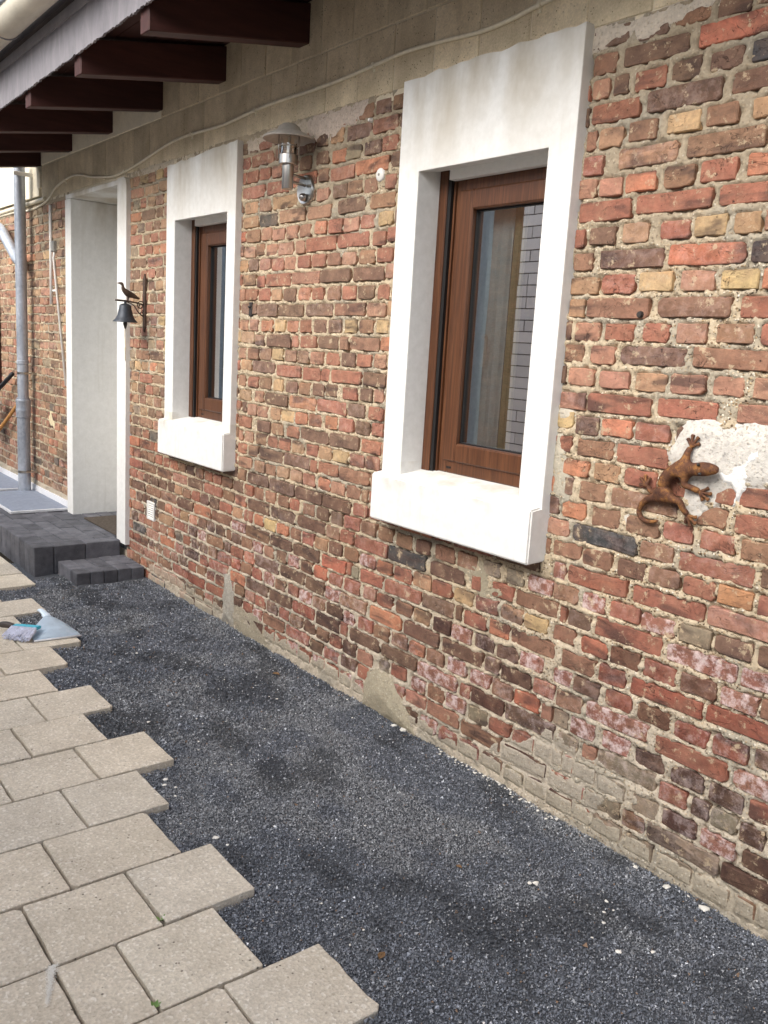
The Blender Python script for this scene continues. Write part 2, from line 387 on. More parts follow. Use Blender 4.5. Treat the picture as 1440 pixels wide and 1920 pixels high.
def paver_mat():
    g = NT('sandy_concrete_paver'); p = g.pos(); oi = g.n('ShaderNodeObjectInfo')
    n1 = g.noise(p, 5, 4, 0.6); n2 = g.noise(p, 130, 4, 0.7); vc = g.voro(p, 150, 'Color'); vd = g.voro(p, 150)
    s = g.n('ShaderNodeSeparateColor'); g.put(s.inputs[0], vc)
    c = g.ramp(n1, [(0.3, lin(204, 195, 179)), (0.7, lin(228, 219, 202))])
    c = g.mix(1.0, c, g.ramp(oi.outputs['Random'], [(0, (0.82, 0.83, 0.84, 1)), (0.35, (1, 0.97, 0.93, 1)), (0.7, (0.92, 0.92, 0.92, 1)), (1, (1.07, 1.06, 1.03, 1))]), 'MULTIPLY')
    c = g.mix(0.30, c, g.ramp(s.outputs[0], [(0, lin(120, 106, 90)), (0.4, lin(176, 160, 140)), (0.85, lin(206, 194, 176)), (0.97, lin(245, 240, 232))]))
    c = g.mix(1.0, c, g.ramp(n2, [(0.3, 0.86), (0.7, 1.10)]), 'MULTIPLY')
    c = g.mix(g.ramp(g.noise(p, 3.2, 5, 0.65), [(0.48, 0.0), (0.72, 0.38)]), c, lin(160, 148, 128))
    c = g.mix(g.ramp(g.noise(p, 55, 4, 0.7), [(0.62, 0.0), (0.72, 0.45)]), c, lin(128, 116, 98))
    pit = g.math('MULTIPLY', g.ramp(g.voro(p, 42), [(0.09, 1.0), (0.16, 0.0)]), g.ramp(g.noise(p, 7, 3), [(0.48, 0.0), (0.56, 1.0)]))
    c = g.mix(g.math('MULTIPLY', pit, 0.8), c, lin(84, 74, 64))
    h = g.math('SUBTRACT', g.math('ADD', n2, g.math('MULTIPLY', vd, 0.6)), pit)
    return g.done(c, 0.9, 0, g.bump(h, 0.6, 0.003), 0.2)
M['paver'] = paver_mat()
def anthracite():
    g = NT('anthracite_paving_block'); p = g.pos(); oi = g.n('ShaderNodeObjectInfo')
    n1 = g.noise(p, 14, 4, 0.6); n2 = g.noise(p, 220, 4, 0.7)
    c = g.ramp(n1, [(0.3, lin(82, 82, 87)), (0.7, lin(112, 112, 117))])
    c = g.mix(1.0, c, g.ramp(oi.outputs['Random'], [(0, 0.72), (1, 1.25)]), 'MULTIPLY')
    c = g.mix(1.0, c, g.ramp(n2, [(0.3, 0.8), (0.7, 1.15)]), 'MULTIPLY')
    c = g.mix(g.ramp(g.noise(p, 30, 5, 0.7), [(0.62, 0.0), (0.72, 0.4)]), c, lin(128, 124, 120))
    return g.done(c, 0.8, 0, g.bump(n2, 0.6, 0.002), 0.3)
M['anthracite'] = anthracite()
def gravel_mat(name, attr):
    g = NT(name); p = g.pos()
    if attr:
        at = g.n('ShaderNodeAttribute', attribute_name='Col'); c = at.outputs['Color']
        n = g.noise(p, 400, 2); c = g.mix(1.0, c, g.ramp(n, [(0.3, 0.8), (0.7, 1.2)]), 'MULTIPLY')
        return g.done(c, 0.62, 0, None, 0.45)
    n = g.noise(p, 160, 4, 0.7); c = g.ramp(n, [(0.3, lin(58, 60, 64)), (0.7, lin(98, 101, 106))])
    return g.done(c, 0.85, 0, g.bump(n, 1.0, 0.004), 0.3)
M['gravel'] = gravel_mat('dark_basalt_chippings', True)
M['grit_bed'] = gravel_mat('dark_grit_bed', False)
M['soil'] = simple('dark_joint_soil', lin(50, 45, 37), 0.95, 0, 0.1, 200, 0.3, 0.8, 0.003)
M['slab'] = simple('blue_grey_stone_slab', lin(138, 146, 160), 0.7, 0, 0.3, 200, 0.10, 0.3, 0.001)
M['slab_edge'] = simple('pale_slab_edge', lin(214, 214, 216), 0.8)
M['mat_brown'] = simple('brown_doormat', lin(84, 76, 68), 0.95, 0, 0.1, 300, 0.3, 0.6, 0.002)
M['dustpan'] = simple('pale_blue_plastic', lin(222, 236, 247), 0.4, 0, 0.5, 30, 0.05)
M['brush_cyan'] = simple('turquoise_plastic', lin(70, 178, 200), 0.4)
M['brush_dark'] = simple('dark_grip', lin(74, 66, 62), 0.6)
M['bristle'] = simple('lilac_grey_bristles', lin(206, 208, 222), 0.85, 0, 0.2, 260, 0.2, 0.5, 0.001)
M['handle_wood'] = simple('ash_wood_handle', lin(176, 128, 74), 0.55, 0, 0.3, 40, 0.15, 0.2, 0.001, (1, 1, 0.2))
M['black_plastic'] = simple('black_grip', lin(38, 38, 40), 0.5)
M['leaf'] = simple('weed_leaf', lin(112, 140, 74), 0.6, 0, 0.3, 60, 0.2)
M['dry_leaf'] = simple('dry_brown_leaf', lin(150, 120, 88), 0.8, 0, 0.2, 80, 0.25)
M['chip'] = simple('white_plaster_chip', lin(228, 224, 214), 0.9)
M['yard'] = simple('pale_bounce_paving', lin(196, 186, 170), 0.9, 0, 0.2, 40, 0.1, 0.3, 0.003)
M['crack'] = simple('dark_crack', lin(92, 84, 74), 0.95)
M['chalk'] = simple('white_paint_mark', lin(226, 222, 212), 0.9, 0, 0.2, 150, 0.05)
M['dark_brown'] = simple('dark_brown_shutter', lin(74, 40, 36), 0.6)
def white_brick():
    g = NT('white_painted_brickwork'); p = g.pos(); oi = g.n('ShaderNodeObjectInfo'); n = g.noise(p, 12, 4, 0.6)
    at = g.n('ShaderNodeAttribute', attribute_name='Col')
    c = g.mix(1.0, at.outputs['Color'], g.ramp(n, [(0.3, 0.96), (0.7, 1.03)]), 'MULTIPLY')
    return g.done(c, 0.75, 0, g.bump(n, 0.05, 0.001), 0.3)
M['white_brick'] = white_brick()
M['joint_grey'] = simple('grey_joint', lin(120, 112, 104), 0.95)
M['brown_brick'] = simple('brown_boundary_brick', lin(128, 92, 66), 0.9, 0, 0.2, 20, 0.3, 0.4, 0.004, (1, 1, 4))

# ------------------------------------------------------------------ ground, gravel, pavers
ROWS = [(-1.392-0.2828*k) for k in range(-2, 22)]        # row boundaries along the wall (x)
ENDS = {}                                                  # how far each paver row reaches towards the wall (y)
_e = [-1.19, -1.19, -1.042, -1.203, -1.066, -1.16, -1.072, -0.925, -1.068, -0.936, -1.072, -0.934, -0.775, -0.95, -0.77, -0.93, -0.66]
for k in range(24): ENDS[k] = _e[k] if k < len(_e) else -0.66
def row_of(x): return np.clip(np.floor((-1.392+2*0.2828-np.asarray(x))/0.2828).astype(int), 0, 22)
END_ARR = np.array([ENDS[k] for k in range(24)])
def row_end(x): return END_ARR[row_of(x)]
def gheight(x, y):
    e = row_end(x); d = np.clip(np.asarray(y)-e, 0, 1)
    base = -0.021+0.018*np.clip(d/0.75, 0, 1)
    return base+(fbm(x, y, 3.6, 11, 3)-0.5)*0.034+(vnoise(x, y, 11, 15)-0.5)*0.010

bm = bmesh.new()
R_ = 60
for q in [((-R_, -R_), (R_, -R_), (R_, R_), (-R_, R_))]:
    bm.faces.new([bm.verts.new((x, y, -0.075)) for x, y in q])
tag(obj('ground', bm, M['soil']), kind='structure')
# bed of fine dark grit under the loose chippings
xs = np.arange(-6.0, 0.75, 0.03); ys = np.arange(-1.75, 0.05, 0.03)
X, Y = np.meshgrid(xs, ys, indexing='ij')
Z = gheight(X, Y)-0.004
Z = np.where(Y < row_end(X)-0.03, -0.045, Z)
n, m = X.shape; idx = np.arange(n*m).reshape(n, m)
F = np.stack([idx[:-1, :-1], idx[1:, :-1], idx[1:, 1:], idx[:-1, 1:]], -1).reshape(-1, 4)
tag(fast_mesh('gravel_bed', np.stack([X, Y, Z], -1).reshape(-1, 3), F, M['grit_bed'], smooth=True), kind='structure')
bm = bmesh.new()
add_box(bm, -12, 3.0, -2.02, -1.72, -0.07, -0.034); add_box(bm, -12, -6.0, -1.72, 0.3, -0.07, -0.034)
tag(obj('sand_bed', bm, M['soil']), kind='structure')
tag(obj('yard_paving_bounce', box(-14, 4.0, -9.0, -2.021, -0.072, -0.004), M['yard']), kind='structure')  # unseen yard surface, added pale to bounce light up under the eaves

def gravel(npts_near, npts_far):
    def pts(n, x0, x1, smin, smax):
        x = rng.uniform(x0, x1, n); y = rng.uniform(-1.25, 0.012, n); keep = y > row_end(x)-0.004
        keep &= ~((x < -5.19) & (y > -0.455) & (x > -5.6)); keep &= ~((x < -5.53) & (y > -0.64))
        x, y = x[keep], y[keep]; s = rng.uniform(smin, smax, len(x)); return x, y, s
    a = pts(npts_near, -2.9, 0.6, 0.0019, 0.0038); b = pts(npts_far, -6.0, -2.9, 0.0028, 0.0050)
    x, y, s = [np.concatenate(t) for t in zip(a, b)]; n = len(x)
    z = gheight(x, y)+rng.uniform(-0.5, 0.8, n)*s
    base = np.array([(1, 0.1, -0.5), (-0.6, 0.85, -0.4), (-0.55, -0.85, -0.45), (0.1, 0, 0.95)], float)
    s = s*np.where(rng.random(n) < 0.05, 1.7, 1.0)
    V = base[None]*(rng.uniform(0.55, 1.4, (n, 1, 3)))*s[:, None, None]*rng.uniform(0.75, 1.25, (n, 4, 1))
    q = rng.normal(size=(n, 4)); q /= np.linalg.norm(q, axis=1, keepdims=True); w, i, j, k = q.T
    Rm = np.stack([1-2*(j*j+k*k), 2*(i*j-k*w), 2*(i*k+j*w), 2*(i*j+k*w), 1-2*(i*i+k*k), 2*(j*k-i*w), 2*(i*k-j*w), 2*(j*k+i*w), 1-2*(i*i+j*j)], -1).reshape(n, 3, 3)
    V = np.einsum('nij,nvj->nvi', Rm, V)+np.stack([x, y, z], -1)[:, None]
    f = np.array([(0, 1, 3), (1, 2, 3), (2, 0, 3), (0, 2, 1)])
    F = (f[None]+4*np.arange(n)[:, None, None]).reshape(-1, 3)
    t = rng.random(n); v = np.exp(rng.normal(0, 0.36, n))
    dust = np.clip((fbm(x, y*1.6, 2.8, 31, 5)-0.50)*7.0, 0, 1)*0.42
    wet = np.clip((fbm(x, y*1.5, 3.8, 41, 5)-0.52)*9, 0, 1)
    c = np.tile(np.array([0.152, 0.163, 0.185]), (n, 1))*v[:, None]
    c = c*(1-dust[:, None])+dust[:, None]*np.array([0.33, 0.33, 0.32])*v[:, None]
    c *= (1-0.5*wet)[:, None]
    c[t > 0.92] = np.array([0.36, 0.37, 0.385])*v[t > 0.92][:, None]
    c[t > 0.9925] = (0.42, 0.42, 0.41); c[t < 0.006] = (0.26, 0.17, 0.11)
    nearwall = (y > -0.05) & (rng.random(n) < 0.045) & (x > -2.4) & (x < -1.6); c[nearwall] = (0.5, 0.48, 0.43)
    col = np.concatenate([c, np.ones((n, 1))], 1); col = np.repeat(col, 4, 0)
    return tag(fast_mesh('gravel', V.reshape(-1, 3), F, M['gravel'], col=col), kind='stuff')
gravel(215000, 90000)

patio = tag(thing('patio', (-2.0, -1.6, 0)), kind='structure')
JOINT = {0: -1.55, 1: -1.50, 2: -1.325, 3: -1.482, 4: -1.345, 5: -1.495, 6: -1.347, 7: -1.205, 8: -1.352, 9: -1.211, 10: -1.352, 11: -1.217, 12: -1.058, 13: -1.25, 14: -1.06, 15: -1.22}
def paver(x0, x1, y0, y1, extra=None):
    bm = bmesh.new(); jz = random.uniform(-0.0025, 0.0025)
    t = Vector((random.uniform(-0.004, 0.004), random.uniform(-0.004, 0.004), 0))
    cx, cy = (x0+x1)/2, (y0+y1)/2; g_ = 0.0034
    x0 += g_+random.uniform(0, .0015); x1 -= g_+random.uniform(0, .0015); y0 += g_+random.uniform(0, .001); y1 -= g_
    # outline with slightly worn corners and edges
    out = []
    cs = [(x0, y0), (x1, y0), (x1, y1), (x0, y1)]
    for i in range(4):
        a = Vector(cs[i]); b = Vector(cs[(i+1) % 4]); p = Vector(cs[i-1]); r = random.choice([0.002, 0.002, 0.003, 0.005, 0.012])*random.uniform(0.7, 1.2)
        out.append(a+(p-a).normalized()*r); out.append(a+(b-a).normalized()*r)
        for s in (0.2, 0.36, 0.52, 0.66, 0.82):
            q = a.lerp(b, s); amp_ = (extra if extra and i == 2 else 1.0); nn = Vector((-(b-a).y, (b-a).x)).normalized(); out.append(q+nn*random.choice([-0.0003, 0.0003, 0.0008, 0.0012, 0.0022])*amp_)
    def ring(z, ins):
        o = []
        for p in out:
            d = Vector((cx, cy))-p; o.append(bm.verts.new((p.x+d.normalized().x*ins, p.y+d.normalized().y*ins, z+(p.x-cx)*t.x+(p.y-cy)*t.y+jz)))
        return o
    a = ring(-0.05, 0); b = ring(-0.0022, 0); c = ring(0.0, 0.0026); n = len(out)
    for u, v in ((a, b), (b, c)):
        for i in range(n): bm.faces.new((u[i], u[(i+1) % n], v[(i+1) % n], v[i]))
    bm.faces.new(c)
    return obj('paving_stone', bm, M['paver'], patio)
for k in range(23):
    x1, x0 = ROWS[k], ROWS[k+1]
    if x0 < -6.9: break
    ylim = -1.98
    y1 = ENDS[k]; j = JOINT.get(k, y1-0.29); paver(x0, x1, j, y1, 5.0 if k == 2 else None)
    if k == 3:                                        # the short broken stone beside the white mark
        paver(x0, x1, -1.640, j); j = -1.640
    elif k == 4: paver(x0, x1, -1.634, j); j = -1.634
    L = 0.29
    while j > ylim: paver(x0, x1, j-L, j); j -= L
for k in range(16, 23):                              # pale slabs along the landing
    pass

# white streak of paint on the broken stone, weeds in the joints
bm = bmesh.new(); rp = random.Random(3)
for s in range(1500):                                  # a dab of dried paint that thins out along the stone
    u = rp.random()**1.2; x_ = -1.955+0.125*u+rp.gauss(0, 0.003); y_ = -1.640-0.052*u+rp.gauss(0, 0.0065*(1-0.6*u)); r0 = rp.uniform(0.0006, 0.0019)*(1-0.5*u)
    vs = [bm.verts.new((x_+r0*math.cos(q)*rp.uniform(.7, 1.6), y_+r0*math.sin(q)*rp.uniform(.6, 1.1), 0.0032+s*0.0000015)) for q in [k*1.2566 for k in range(5)]]; bm.faces.new(vs)
tag(obj('paint_mark', bm, M['chalk'], patio), kind='stuff')
def weed(loc, label, n=7, s=0.02):
    t = thing('weed', loc, label, 'weed', 'weeds growing in the paving joints')
    for i in range(n):
        bm = bmesh.new(); a = random.uniform(0, 6.28); l = s*random.uniform(0.7, 1.3); w = l*0.28; tl = random.uniform(0.3, 0.8)
        d = Vector((math.cos(a), math.sin(a), 0)); sd = Vector((-d.y, d.x, 0)); o = Vector(loc)
        P = [o, o+d*l*.45+sd*w+Vector((0, 0, l*tl*.6)), o+d*l+Vector((0, 0, l*tl)), o+d*l*.45-sd*w+Vector((0, 0, l*tl*.6)), o+d*l*.5+Vector((0, 0, l*tl*.5))]
        v = [bm.verts.new(p) for p in P]; bm.faces.new((v[0], v[4], v[1])); bm.faces.new((v[1], v[4], v[2])); bm.faces.new((v[4], v[3], v[2])); bm.faces.new((v[0], v[3], v[4]))
        obj('leaf', bm, M['leaf'], t)
weed((-1.985, -1.345, -0.006), 'small green weed sprouting from a joint between beige pavers, farther one', 8, 0.018)
weed((-1.698, -1.486, -0.006), 'small green weed at the paver corner nearest the camera', 7, 0.017)

# ------------------------------------------------------------------ brick house
house = thing('brick_house', (-3.5, 0, 0), 'old red brick house wall with white framed windows and dark eaves', 'house')
PAL = dict(r=(158, 88, 66), R=(144, 69, 47), b=(142, 98, 75), B=(114, 72, 54), d=(112, 79, 66), D=(86, 56, 48), k=(70, 69, 77), o=(188, 109, 72),
           O=(186, 92, 58), T=(190, 128, 78), y=(196, 160, 112), t=(174, 128, 96), p=(172, 114, 93), w=(156, 92, 76), g=(146, 130, 114))
WALL_DATA = """-1883,-1786,2492d -1758,-1654,2482d -1636,-1521,2492b -1502,-1404,2479d -1919,-1893,2489d -1912,-1824,2417b -1797,-1579,2418d -1549,-1339,2422O -1906,-1842,2349p -1825,-1772,2346d -1750,-1644,2342r -1626,-1532,2347d -1505,-1408,2349d -1384,-1321,2351k -1900,-1726,2276r -1698,-1461,2280d -1431,-1234,2284d -1910,-1873,2199b -1862,-1774,2199t -1753,-1656,2206b -1621,-1517,2208y -1497,-1403,2210b -1361,-1269,2208t -1915,-1841,2123r -1781,-1578,2135t -1550,-1318,2140b -1843,-1760,2055p -1747,-1641,2059o -1612,-1516,2063b -1498,-1389,2067r -1358,-1265,2072o -1913,-1720,1991r -1702,-1452,2000r -1430,-1230,2000r -1921,-1885,1909r -1862,-1766,1913d -1739,-1647,1916t -1607,-1512,1918r -1496,-1399,1921y -1375,-1299,1923t -1918,-1844,1838b -1813,-1584,1840d -1567,-1330,1846O -1314,-1223,1842k -1921,-1811,1761t -1801,-1677,1767r -1659,-1548,1773y -1518,-1413,1773p -1393,-1284,1774y -1918,-1855,1695t -1849,-1618,1695b -1587,-1356,1700b -1326,-1171,1702r -1888,-1788,1622p -1768,-1661,1624r -1629,-1537,1625r -1513,-1418,1628p -1387,-1278,1631b -1257,-1176,1630r -1920,-1841,1558b -1814,-1722,1555p -1701,-1474,1559d -1451,-1222,1564b -1895,-1793,1482p -1770,-1661,1481p -1636,-1528,1481t -1513,-1403,1487p -1376,-1285,1490p -1257,-1171,1490p -1919,-1818,1400p -1807,-1573,1404r -1549,-1356,1414r -1294,-1145,1420p -1846,-1755,1326d -1743,-1629,1331o -1617,-1500,1333r -1476,-1371,1336b -1356,-1263,1340b -1924,-1855,1261r -1831,-1689,1258b -1677,-1493,1259r -1472,-1229,1267r -1881,-1776,1189o -1753,-1656,1191t -1637,-1523,1190r -1494,-1386,1187r -1366,-1266,1189r -1870,-1832,1131d -1805,-1700,1126b -1678,-1441,1124b -1382,-1283,1121b -1260,-1148,1118r -1871,-1772,1053o -1745,-1637,1050b -1613,-1496,1051b -1480,-1382,1061r -1358,-1251,1056r -1232,-1129,1053b -1927,-1828,990p -1814,-1565,986k -1551,-1437,989b -1416,-1183,980r -1890,-1775,922b -1765,-1654,917b -1628,-1526,911d -1512,-1405,919b -1164,-1042,993d -1393,-1290,913r -1282,-1179,918T -1162,-1079,917r -1880,-1829,846w -1816,-1586,849r -1560,-1316,846r -1305,-1077,849p -1871,-1764,776b -1748,-1658,774w -1636,-1527,778r -1520,-1403,769w -1386,-1285,775g -1271,-1157,777d -1142,-1051,781d -1862,-1808,702r -1798,-1703,703d -1685,-1438,708r -1420,-1195,704w -1180,-1000,708w -1855,-1762,637b -1739,-1631,629O -1620,-1508,633B -1493,-1379,628R -1362,-1248,632B -1234,-1123,632w -1113,-1014,641b -1846,-1820,567b -1809,-1672,556b -1655,-1551,561R -1528,-1283,560R -1271,-1036,573R -1836,-1759,489w -1749,-1645,488d -1619,-1519,489R -1497,-1380,489B -1817,-1709,413b -1689,-1448,426w -1819,-1757,345g -1744,-1645,344w -1366,-1255,477R -1237,-1132,483R -1110,-1009,499d -1421,-1182,406r -1163,-959,434w -1615,-1509,348w -1485,-1381,341D -1357,-1250,342D -1228,-1125,339D -1105,-1003,344r -1790,-1706,272g -1688,-1632,272p -1622,-1402,285g -1389,-1297,271R -1277,-1221,272D -1214,-1132,268g -1127,-1052,261D -1038,-935,268D -1802,-1763,209g -1755,-1717,202p -1611,-1506,197g -1476,-1383,186g -1368,-1251,191D -1238,-1130,185w -1107,-997,189D -1651,-1519,128g -1507,-1423,123b -1413,-1170,124g -1160,-970,123D -1617,-1499,57g -1484,-1384,53g -1365,-1247,51g -1236,-1126,43g -1105,-1046,28b -3088,-2972,780r -2961,-2861,779b -2844,-2744,776b -2718,-2618,772b -2594,-2508,772d -2476,-2364,776b -2347,-2241,777b -2209,-2121,780g -2090,-2007,774g -1989,-1879,775w -1873,-1785,777r -3112,-3012,710r -3000,-2774,706r -2764,-2530,713k -2497,-2301,707d -2262,-2213,707r -2157,-2052,709r -2037,-1817,711b -3076,-2971,641b -2959,-2848,637w -2837,-2736,634o -2720,-2609,633r -2595,-2490,640t -2480,-2367,638r -2354,-2246,637y -2234,-2121,639r -2106,-1999,642t -1988,-1880,639y -1870,-1789,644r -3101,-3023,575r -2947,-2793,566r -2777,-2544,565r -2534,-2350,565d -2338,-2307,569d -2289,-2172,565r -2153,-2051,570o -2047,-1820,569b -3064,-2953,499r -2919,-2835,502p -2824,-2722,495r -2697,-2595,496b -2580,-2479,492t -2456,-2360,489D -2351,-2247,490w -2222,-2124,495D -2108,-2000,493d -1994,-1885,504w -1863,-1751,503r -3088,-2895,422b -2867,-2654,424o -2633,-2421,425d -2398,-2177,420d -2161,-2085,427d -2080,-1936,418D -1922,-1826,424r -1818,-1741,419b -3057,-2980,343w -2946,-2844,353r -2832,-2730,352b -2709,-2606,355b -2596,-2503,355o -2484,-2386,356b -2360,-2259,362w -2232,-2128,353w -2116,-2013,348b -2003,-1888,353O -1869,-1771,342g -3077,-3029,292r -3004,-2788,283d -2772,-2545,284d -2535,-2302,281w -2284,-2228,277r -2220,-2052,280D -2041,-1812,285d -3052,-2951,213D -2938,-2830,204p -2782,-2712,220g -2702,-2604,224r -2567,-2483,207w -2464,-2366,210b -2353,-2247,213w -2229,-2124,206g -2116,-2009,208r -3064,-2944,143d -2596,-2467,145p -2463,-2274,146p -4030,-3912,1759r -3907,-3795,1758r -3779,-3686,1752t -3666,-3563,1751d -3540,-3441,1755o -3423,-3334,1754r -3303,-3205,1755b -3188,-3087,1756r -3071,-2959,1757d -2936,-2859,1756r -3913,-3722,1679d -3707,-3496,1680d -3468,-3258,1683d -3237,-3018,1689b -3006,-2882,1687p -4078,-3998,1603p -3981,-3903,1605p -3870,-3764,1604o -3738,-3646,1607y -3626,-3529,1606o -3515,-3417,1611r -3398,-3300,1610d -3283,-3185,1615d -3156,-3066,1617y -3051,-2954,1619b -2931,-2854,1621y -4062,-3937,1532t -3926,-3838,1533b -3807,-3592,1536d -3582,-3524,1538r -3505,-3374,1539r -3357,-3200,1542d -3187,-3125,1543b -3113,-2909,1546b -4082,-4012,1463p -3995,-3889,1465b -3872,-3770,1470b -3755,-3657,1475y -3637,-3538,1472b -3523,-3433,1469b -3415,-3311,1470p -3289,-3185,1473r -3169,-3070,1476d -3054,-2956,1479r -2938,-2855,1484p -4060,-3956,1390t -3940,-3728,1391d -3708,-3494,1399r -3475,-3327,1395r -3323,-3252,1397r -3239,-3019,1397r -3004,-2855,1401d -4080,-4010,1328b -3987,-3885,1324r -3863,-3756,1327b -3734,-3647,1324y -3616,-3518,1325d -3503,-3408,1325b -3385,-3290,1329d -3278,-3187,1337d -3148,-3045,1330r -3018,-2936,1337d -2921,-2857,1342p -4070,-3954,1254t -3909,-3826,1259p -3810,-3601,1254d -3581,-3352,1258o -3348,-3117,1263r -3105,-2987,1265d -2956,-2857,1264r -3979,-3888,1187p -3876,-3778,1183p -3752,-3657,1186t -3652,-3536,1183y -3522,-3421,1185o -3403,-3297,1189r -3275,-3179,1194o -3166,-3062,1196r -3041,-2942,1197d -2927,-2851,1203r -4074,-3940,1120r -3929,-3906,1118r -3878,-3752,1112d -3736,-3627,1112b -3591,-3483,1115r -3473,-3238,1118d -3229,-3014,1120d -2993,-2860,1122r -4067,-4023,1042p -4004,-3918,1045p -3888,-3782,1048b -3765,-3674,1050r -3663,-3560,1051r -3544,-3440,1052t -3420,-3325,1053r -3311,-3206,1054t -3201,-3087,1053y -3069,-2966,1052r -2958,-2859,1059r -4070,-3975,982r -3957,-3860,978b -3848,-3620,980d -3609,-3390,989d -3379,-3320,981r -3315,-3154,987r -3149,-2926,982b -4059,-3922,909p -3891,-3790,909b -3784,-3687,906b -3671,-3566,914t -3545,-3445,915t -3435,-3334,912r -3309,-3213,912o -3203,-3097,908p -3084,-2983,909b -2970,-2927,910b -4062,-3980,842b -3955,-3745,841d -3739,-3507,838d -3497,-3274,837d -3264,-3046,838d -3025,-2926,843r -3988,-3901,773r -3883,-3793,772b -3770,-3678,773p -3650,-3556,773b -3546,-3461,776r -3424,-3328,776b -3308,-3211,778d -3192,-3104,777d -3081,-2971,773d -2959,-2862,783d -2841,-2748,781b -4080,-3971,703o -3947,-3731,705d -3708,-3492,706d -3471,-3239,710d -3225,-3004,708r -3000,-2773,706r -4109,-3999,631t -3980,-3893,640r -3875,-3785,638o -3779,-3669,634y -3652,-3546,635o -3525,-3435,638b -3424,-3327,637r -3312,-3209,635t -3195,-3097,638d -3074,-2971,635b -2959,-2853,641w -2836,-2730,636o -4112,-3970,563w -3957,-3727,562b -3710,-3509,564d -3498,-3277,566d -3252,-3018,564O -3014,-2965,565g -2943,-2792,563r -4108,-4016,490d -4004,-3890,492b -3884,-3787,494w -3770,-3682,496p -3648,-3559,499d -3537,-3440,504w -3419,-3327,502b -3312,-3208,503O -3184,-3085,497r -3062,-2955,501R -4117,-3980,415r -3974,-3867,418o -3856,-3632,428d -3610,-3383,435d -3372,-3222,428d -4107,-4015,350O -4002,-3888,358b -3882,-3785,356r -3761,-3661,358w -3649,-3554,351b -3532,-3440,357r -4116,-3959,274o -3940,-3720,281d -4033,-3952,2457d -3941,-3814,2461r -4006,-3804,2392r -4094,-4023,2389r -3788,-3682,2397d -3662,-3586,2401d -3432,-3339,2339d -3566,-3478,2330b -3311,-3210,2325o -3202,-3097,2328g -3077,-2966,2330d -2954,-2856,2330r -3433,-3346,2417d -3328,-3231,2421t -3204,-3036,2409d -3028,-2864,2409r -4090,-4055,2323r -4054,-3938,2320r -3927,-3826,2324r -3815,-3729,2320p -3319,-3144,2253r -3137,-2909,2261o -4092,-3877,2247r -3854,-3651,2246r -3419,-3326,2179p -3294,-3193,2179d -3185,-3080,2185b -3067,-2979,2179b -2925,-2853,2184r -4064,-3935,2176t -3923,-3817,2176b -3795,-3575,2177t -3249,-3053,2116d -3021,-2854,2116b -3913,-3746,2102k -3725,-3510,2108t -3490,-3302,2106p -4072,-3924,2106t -3891,-3796,2026p -3785,-3677,2028p -3662,-3564,2032p -3544,-3455,2032b -3427,-3333,2043o -3315,-3211,2037r -3198,-3091,2034p -3079,-2982,2041r -2955,-2862,2046y -4057,-3950,1962p -3938,-3858,1951b -3841,-3742,1963p -3731,-3600,1963p -3574,-3499,1962p -3489,-3254,1969r -3242,-3016,1975r -2991,-2904,1968r -3899,-3797,1885p -3787,-3678,1895r -3668,-3574,1897p -3559,-3455,1900r -3436,-3327,1903r -3313,-3213,1901b -3200,-3096,1899p -3080,-2969,1901b -2953,-2852,1903r -3924,-3849,1816r -3832,-3610,1821r -3600,-3372,1829p -3363,-3137,1831d -3116,-2903,1832d"""
def zc(k, x): return 0.0009+0.0705*5-(x+3.5)*0.0053+(k-5)*(0.0705+(x+3.75)*0.00052)   # centre height of course k
known = []
for w in WALL_DATA.split():
    a, b, c = w.split(','); x0, x1, z = int(a)/1000, int(b)/1000, int(c[:-1])/1000; xm = (x0+x1)/2
    k = round((z-0.3534+(xm+3.5)*0.0053)/(0.0705+(xm+3.75)*0.00052)+5)
    known.append([x0, x1, k, c[-1], z])
courses = {}
for b in known:
    L = courses.setdefault(b[2], [])
    if any(min(b[1], q[1])-max(b[0], q[0]) > 0.45*(b[1]-b[0]) for q in L): continue
    L.append(b)
HOLES = [(-2.72, -1.98, 0.9, 2.24), (-4.85, -4.14, 0.9, 2.22), (-6.62, -5.58, 0.1, 2.7)]
COVER = [(-2.78, -1.93, 1.0, 2.7), (-4.90, -4.10, 1.0, 2.7), (-6.67, -5.53, 0.0, 2.8), (-2.79, -1.93, 0.87, 1.05), (-4.91, -4.09, 0.865, 1.05)]
def pick_colour(x, z):
    u = random.random()
    if x < -4.8: L = 'rrrbbbbddtttppgyo' if z > 1.0 else 'rrrrbbbdddotopk'
    elif z > 1.75: L = 'rrbbbddddtpoO'
    elif z < 0.45: L = 'rrrwwddDbbgpR'
    else: L = 'rrrrbbdddtpoy'
    return random.choice(L)
bricks = []
XL, XR = -9.3, 0.7
